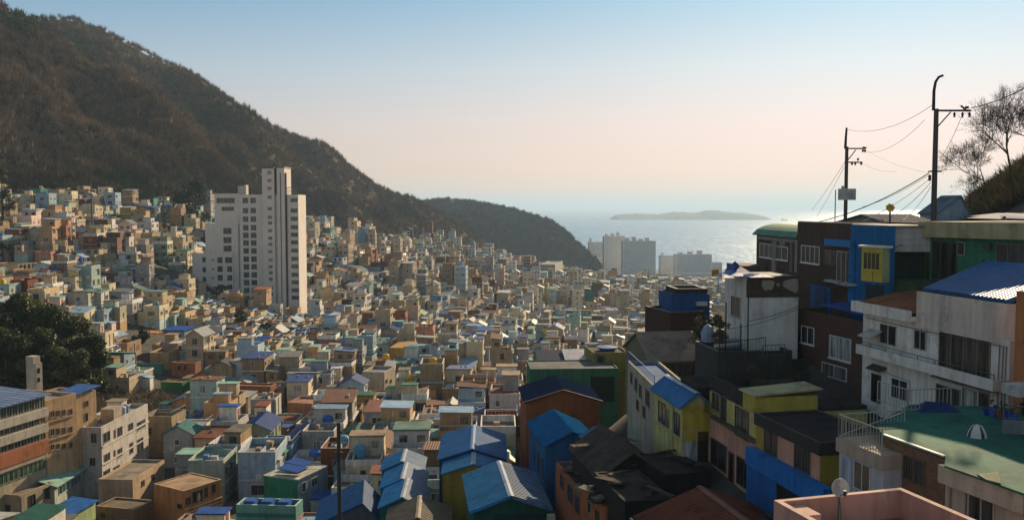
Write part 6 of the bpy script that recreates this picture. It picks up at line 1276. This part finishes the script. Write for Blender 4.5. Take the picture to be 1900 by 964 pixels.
# ------------------------------------------------------------------ small things
def sign_thing():
    p = P(1651, 412, 68); o = empty('roof_ornament', tuple(p)); tag(o, 'small yellow fan-shaped ornament on a thin post above the blue house', 'ornament'); h = P(1651, 388, 68).z - p.z
    m = MB(); m.tube((0, 0, -.6), (0, 0, h), .07, .06, (.04, .04, .04), M_METAL, 6); m.build('post', o)
    m = MB()
    for i in range(7):
        a = i / 7 * 6.28; c = Vector((math.cos(a) * .22, 0, h + .12 + math.sin(a) * .2)); m.slab((0, -.04, h + .12), c + Vector((math.sin(a) * .14, .03, -math.cos(a) * .14)), c * 1.0 + Vector((math.cos(a) * .12, 0, math.sin(a) * .12)), c + Vector((-math.sin(a) * .14, -.03, math.cos(a) * .14)), .06, (.55, .33, .02), M_METAL)
    m.build('fan', o)
sign_thing()
def dish(label, u, v, D, dia, down, az, name='satellite_dish'):
    p = P(u, v, D); o = empty(name, (p.x, p.y, p.z - down)); tag(o, label, 'satellite dish'); m = MB(); m.tube((0, .1, 0), (0, .1, down), .025, .025, (.12, .12, .12), M_METAL, 8); m.tube((.12, .1, 0), (.02, .1, down * .8), .015, .015, (.12, .12, .12), M_METAL, 6); m.build('post', o)
    m = MB(); R_ = dia / 2; prof = [(.0, -.10), (R_ * .5, -.075), (R_ * .85, -.02), (R_, .02), (R_ * .98, .035), (R_ * .83, 0), (R_ * .48, -.055), (.0, -.08)]; m.lathe(prof[::-1], 0, 0, 0, (.58, .56, .5), M_METAL, 22); d = m.build('reflector', o, True); d.location = (0, 0, down); d.rotation_euler = (R(76), 0, R(az)); d.scale = (1, .84, 1)
    m = MB(); m.tube((0, 0, down - .25), (.0, -.42, down - .05), .015, .012, (.1, .1, .1), M_METAL, 5); m.tube((0, -.42, down - .12), (0, -.42, down + .04), .05, .05, (.06, .06, .06), M_METAL, 8); m.build('receiver_arm', o)
dish('white satellite dish on a post at the pink roof parapet', 1558.5, 904, 28.3, .68, 1.35, 20)
def parasol():
    p = P(1812, 830, 37); o = empty('parasol', (p.x, p.y, PZ)); tag(o, 'small half-folded parasol with white and dark stripes on the green roof', 'parasol'); zt = P(1812, 786, 37).z - PZ
    m = MB(); m.tube((0, 0, 0), (0, 0, zt), .02, .02, (.3, .3, .3), M_METAL, 6); m.build('pole', o); m = MB(); n = 16
    for i in range(n):
        a0, a1 = i / n * 6.283, (i + 1) / n * 6.283; c = (.05, .05, .05) if i % 4 == 0 else (.66, .64, .6)
        ring = lambda r, z, a: (r * math.cos(a), r * math.sin(a), z)
        for (r0, z0, r1, z1) in ((.02, zt, .2, zt - .08), (.2, zt - .08, .34, zt - .34), (.34, zt - .34, .42, zt - .75)): m.poly([ring(r1, z1, a0), ring(r1, z1, a1), ring(r0, z0, a1), ring(r0, z0, a0)], c, M_TARP)
    m.build('canopy', o)
PZ = TERR.p0.z + .07
parasol()
def pots():
    for i, (u, v, c, lab) in enumerate(((1832, 772, (.02, .06, .3), 'round blue tub at the left end of the terrace wall'), (1842, 778, (.06, .13, .45), 'light blue tub second from the left on the terrace wall'), (1856, 783, (.25, .06, .04), 'dark red pot between the blue tubs on the terrace wall'), (1868, 785, (.02, .08, .42), 'bright blue tub right of the dark red pot'), (1880, 790, (.03, .10, .5), 'blue tub farthest right on the terrace wall'))):
        D = 41 - i * .35; p = P(u, v, D); m = MB(); r_ = random.Random(i); m.lathe([(.14, 0), (.2, .3), (.22, .32), (.19, .3), (.05, .28)], 0, 0, 0, c, M_METAL, 12); o = m.build('tub'); o.location = (p.x, p.y, PZ + .0); tag(o, lab, 'tub', 'tubs and pots by the terrace wall')
        leafy('potted_plant', ['small plant in the leftmost blue tub', 'small plant in the light blue tub', 'small plant in the dark red pot', 'small plant in the bright blue tub', 'small plant in the farthest right blue tub'][i], p.x, p.y, PZ + .28, .5, .2, [(.05, .07, .03), (.09, .05, .03)], 60, .05, 300 + i, cat='plant', trunk=False, base=0, clumps=6, group='potted plants by the terrace wall')
    p = P(1715, 768, 41); m = MB(); m.mesh([(0,0,0),(1.9,0,0),(1.9,1.0,0),(0,1.0,0),(.4,.4,.45),(1.4,.5,.35)], [(0,1,5,4),(1,2,5),(2,3,4,5),(3,0,4),(3,2,1,0)], (.012, .03, .12), M_TARP); o = m.build('tarpaulin'); o.location = (p.x, p.y + .4, PZ); tag(o, 'dark blue tarpaulin heap at the back of the green roof', 'tarpaulin')
pots()
def yard():
    b = H('dark terrace house with a pale curved ledge and iron posts, below the white box house', 'house', 1332, 652, 61, None, 1470, 6, vb=760, la=5, group=GR)
    b.flat((.05, .05, .045), (.06, .06, .055), ph=.3, rm=M_DARK, capcol=(.2, .19, .17))
    m = MB(); pts = [b.px('T', u, v) for u, v in ((1326, 645), (1345, 644), (1375, 640), (1400, 634), (1418, 630))]; pts = [(x_, y_, b.H + .12) for x_, y_ in pts]; m.path(pts, .14, (.5, .47, .42), M_WALL, 6); b.part('curved_ledge', m)
    for u, vt in ((1335, 585), (1346, 560), (1374, 600), (1387, 545)):
        p = b.px('T', u, 664); zt = P(u, vt, b.root.location.y + p[1] * .98).z - b.root.location.z; m = MB(); m.tube((p[0], p[1], b.H - .3), (p[0], p[1], zt), .045, .04, (.03, .03, .03), M_METAL, 6); b.part('iron_post', m)
    p0, p1 = b.px('T', 1340, 662), b.px('T', 1420, 650); b.railing([(p0[0], p0[1], b.H), (p1[0], p1[1], b.H)], .9, (.04, .04, .038), .22)
    p0, p1 = b.px('T', 1415, 662), b.px('T', 1455, 660); b.railing([(p0[0], p0[1], b.H), (p1[0], p1[1], b.H)], .75, (.09, .08, .06), .3)
    m = MB(); a = b.px('T', 1350, 640); m.box(a[0], a[0] + 1.6, a[1], a[1] + .8, b.H - .25, b.H + .35, (.16, .22, .32), M_TARP); b.part('covered_box', m)
    p = P(1336, 615, 63.5); leafy('shrub', 'rusty orange shrub beside the white box house corner', p.x, p.y, p.z - .9, 1.9, .8, [(.16, .08, .025), (.11, .07, .035), (.17, .10, .03)], 420, .09, 70, cat='shrub', trunk=True, base=.1, clumps=12)
    p = P(1310, 605, 72); leafy('shrub', 'dark shrub between the blue box house and the white box house', p.x, p.y, p.z - 1.4, 2.6, 1.3, [(.04, .045, .025), (.06, .055, .03)], 700, .12, 71, cat='shrub', base=.1, clumps=14)
    p = P(1313, 618, 66); m = MB(); m.lathe([(.45, 0), (.5, .7), (.3, 1.1), (.08, 1.25)], 0, 0, 0, (.28, .36, .46), M_TARP, 10); o = m.build('covered_barrel'); o.location = (p.x, p.y, p.z - .6); tag(o, 'pale blue covered barrel on the terrace left of the white box house', 'barrel')
    p = P(1333, 502, 66); o = empty('roof_flag', (p.x, p.y, p.z - .5)); tag(o, 'small orange flag at the left corner of the white box house roof', 'flag'); m = MB(); m.tube((0, 0, -1), (0, 0, .5), .02, .02, (.1, .1, .1), M_METAL, 5); m.build('staff', o); m = MB(); m.slab((-.5, 0, .55), (.02, .02, .62), (.02, .05, .2), (-.45, .06, .12), .02, (.50, .20, .02), M_TARP); m.build('cloth', o)
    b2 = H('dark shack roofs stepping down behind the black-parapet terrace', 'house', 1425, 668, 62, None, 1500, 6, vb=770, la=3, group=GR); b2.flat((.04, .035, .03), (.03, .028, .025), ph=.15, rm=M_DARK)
    for i, (u, v) in enumerate(((1400, 690), (1470, 715), (1495, 730), (1445, 680))): p = P(u, v, 59 + i); leafy('weed_clump', ['scrubby weeds on the dark terrace left of the brown house', 'scrubby weeds under the brown house wall', 'dry weeds in the gap right of the yellow rooftop room', 'dry weeds behind the black parapet'][i], p.x, p.y, p.z - .5, 1.2, .8, [(.05, .05, .03), (.07, .06, .04), (.1, .09, .06)], 220, .1, 80 + i, cat='plant', trunk=False, base=0, clumps=8, group='weeds in the dark yard')
yard()
def ship(u, v, L_, label):
    D = 100 * F / (v - V0); p = P(u, v, D); o = empty('ship', (p.x, D, 0)); tag(o, label, 'ship'); m = MB(); h = L_ / 2; m.mesh([(-h, -4, 5), (h, -4, 6), (h * 1.15, 0, 7), (h, 4, 6), (-h, 4, 5), (-h, -3, -1), (h * .9, -3, -1), (h, 0, -1), (h * .9, 3, -1), (-h, 3, -1)], [(0,1,6,5),(1,2,7,6),(2,3,8,7),(3,4,9,8),(4,0,5,9),(0,4,3,2,1)], (.05, .05, .06), M_METAL); m.build('hull', o); m = MB(); m.box(-h * .9, -h * .5, -3, 3, 5, 14, (.3, .3, .3), M_METAL); m.build('bridge', o)
ship(1455, 408.5, 40, 'small dark ship on the glittering water'); ship(1347, 401.5, 55, 'tiny ship at the right end of the island shore')
# ------------------------------------------------------------------ labels of the many town houses and trees
LM = [('the white tower', 465, 480), ('the grey-white house', 215, 815), ('the apricot stair block', 158, 770), ('the long orange-banded building', 40, 815), ('the orange-brown house', 350, 930), ('the terracotta house', 465, 735), ('the salmon house', 567, 765), ('the ochre-yellow house', 748, 665), ('the orange-roofed hut', 278, 625),
      ('the teal annex', 275, 690), ('the tall cream house', 702, 725), ('the green warehouse', 1065, 710), ('the evergreen clump', 90, 620), ('the wide blue roof', 880, 825), ('the wooden pole', 630, 870), ('the green-fronted house', 545, 890), ('the brown block', 690, 607), ('the sunlit beige block', 25, 510), ('the pale mid-rise', 1022, 520),
      ('the thin pale pole', 170, 375), ('the conifer', 364, 370), ('the mint sheet roof', 115, 885), ('the stepped blue roofs', 745, 900), ('the far hill', 960, 440), ('the mountain foot', 700, 440), ('the shingled gable roof', 1240, 650), ('the orange gable', 1045, 750), ('the bright blue corner roof', 115, 945), ('the cream block', 655, 612)]
USED = set()
def relation(u, v):
    out = []
    for nm, a, b in sorted(LM, key=lambda l: math.hypot(l[1] - u, (l[2] - v) * 1.3)):
        dx, dy = u - a, v - b; d = math.hypot(dx, dy); ax, ay = abs(dx), abs(dy)
        far = 'just ' if d < 75 else ('well ' if d > 190 else '')
        if ax > 2.2 * ay: r_ = 'left of' if dx < 0 else 'right of'
        elif ay > 2.2 * ax: r_ = 'below' if dy > 0 else 'above'
        else: r_ = ('below' if dy > 0 else 'above') + ' and ' + ('left of' if dx < 0 else 'right of')
        out.append(far + r_ + ' ' + nm)
    return out[:9]
NUMW = {1: 'one-storey', 2: 'two-storey', 3: 'three-storey', 4: 'four-storey', 5: 'five-storey', 6: 'six-storey'}
def unique_label(heads, rels):
    for r_ in rels:
        for h in heads:
            t = h + ', ' + r_
            if t not in USED and len(t.replace(',', '').split()) <= 16: USED.add(t); return t
    t = heads[-1] + ', ' + rels[0]; USED.add(t); return t
for root, s, hits in TOWN:
    c = s['x'] + (math.cos(s['th']) * s['w'] - math.sin(s['th']) * s['d']) / 2, s['y'] + (math.sin(s['th']) * s['w'] + math.cos(s['th']) * s['d']) / 2
    u, v, _ = proj((c[0], c[1], s['z'] + s['st'] * s['fh']))
    kind = {'flat': 'flat', 'sheet': 'sheet', 'gable': 'gable'}[s['style']]; wl, rl = s['wall'], s['roof']
    a = '%s %s house, %s %s roof' % (NUMW[s['st']], wl, rl, kind)
    h = [a]
    if s['room']: h.append(a + ' with rooftop room')
    if s['tank']: h.append(a + ' with water tank')
    if s['rail']: h.append(a + ' with railing')
    root['label'] = unique_label(h[::-1] if len(h) > 1 and hits % 2 else h, relation(u, v))
for root, nm in TT:
    u, v, _ = proj((root.location.x, root.location.y, root.location.z + 3)); root['label'] = unique_label([nm, nm + ' standing between houses'], relation(u, v))

for o_ in S.objects:
    if o_.parent is None and 'label' in o_ and len(o_['label'].replace(',', '').split()) > 16: print('LONG', o_.name, o_['label'])
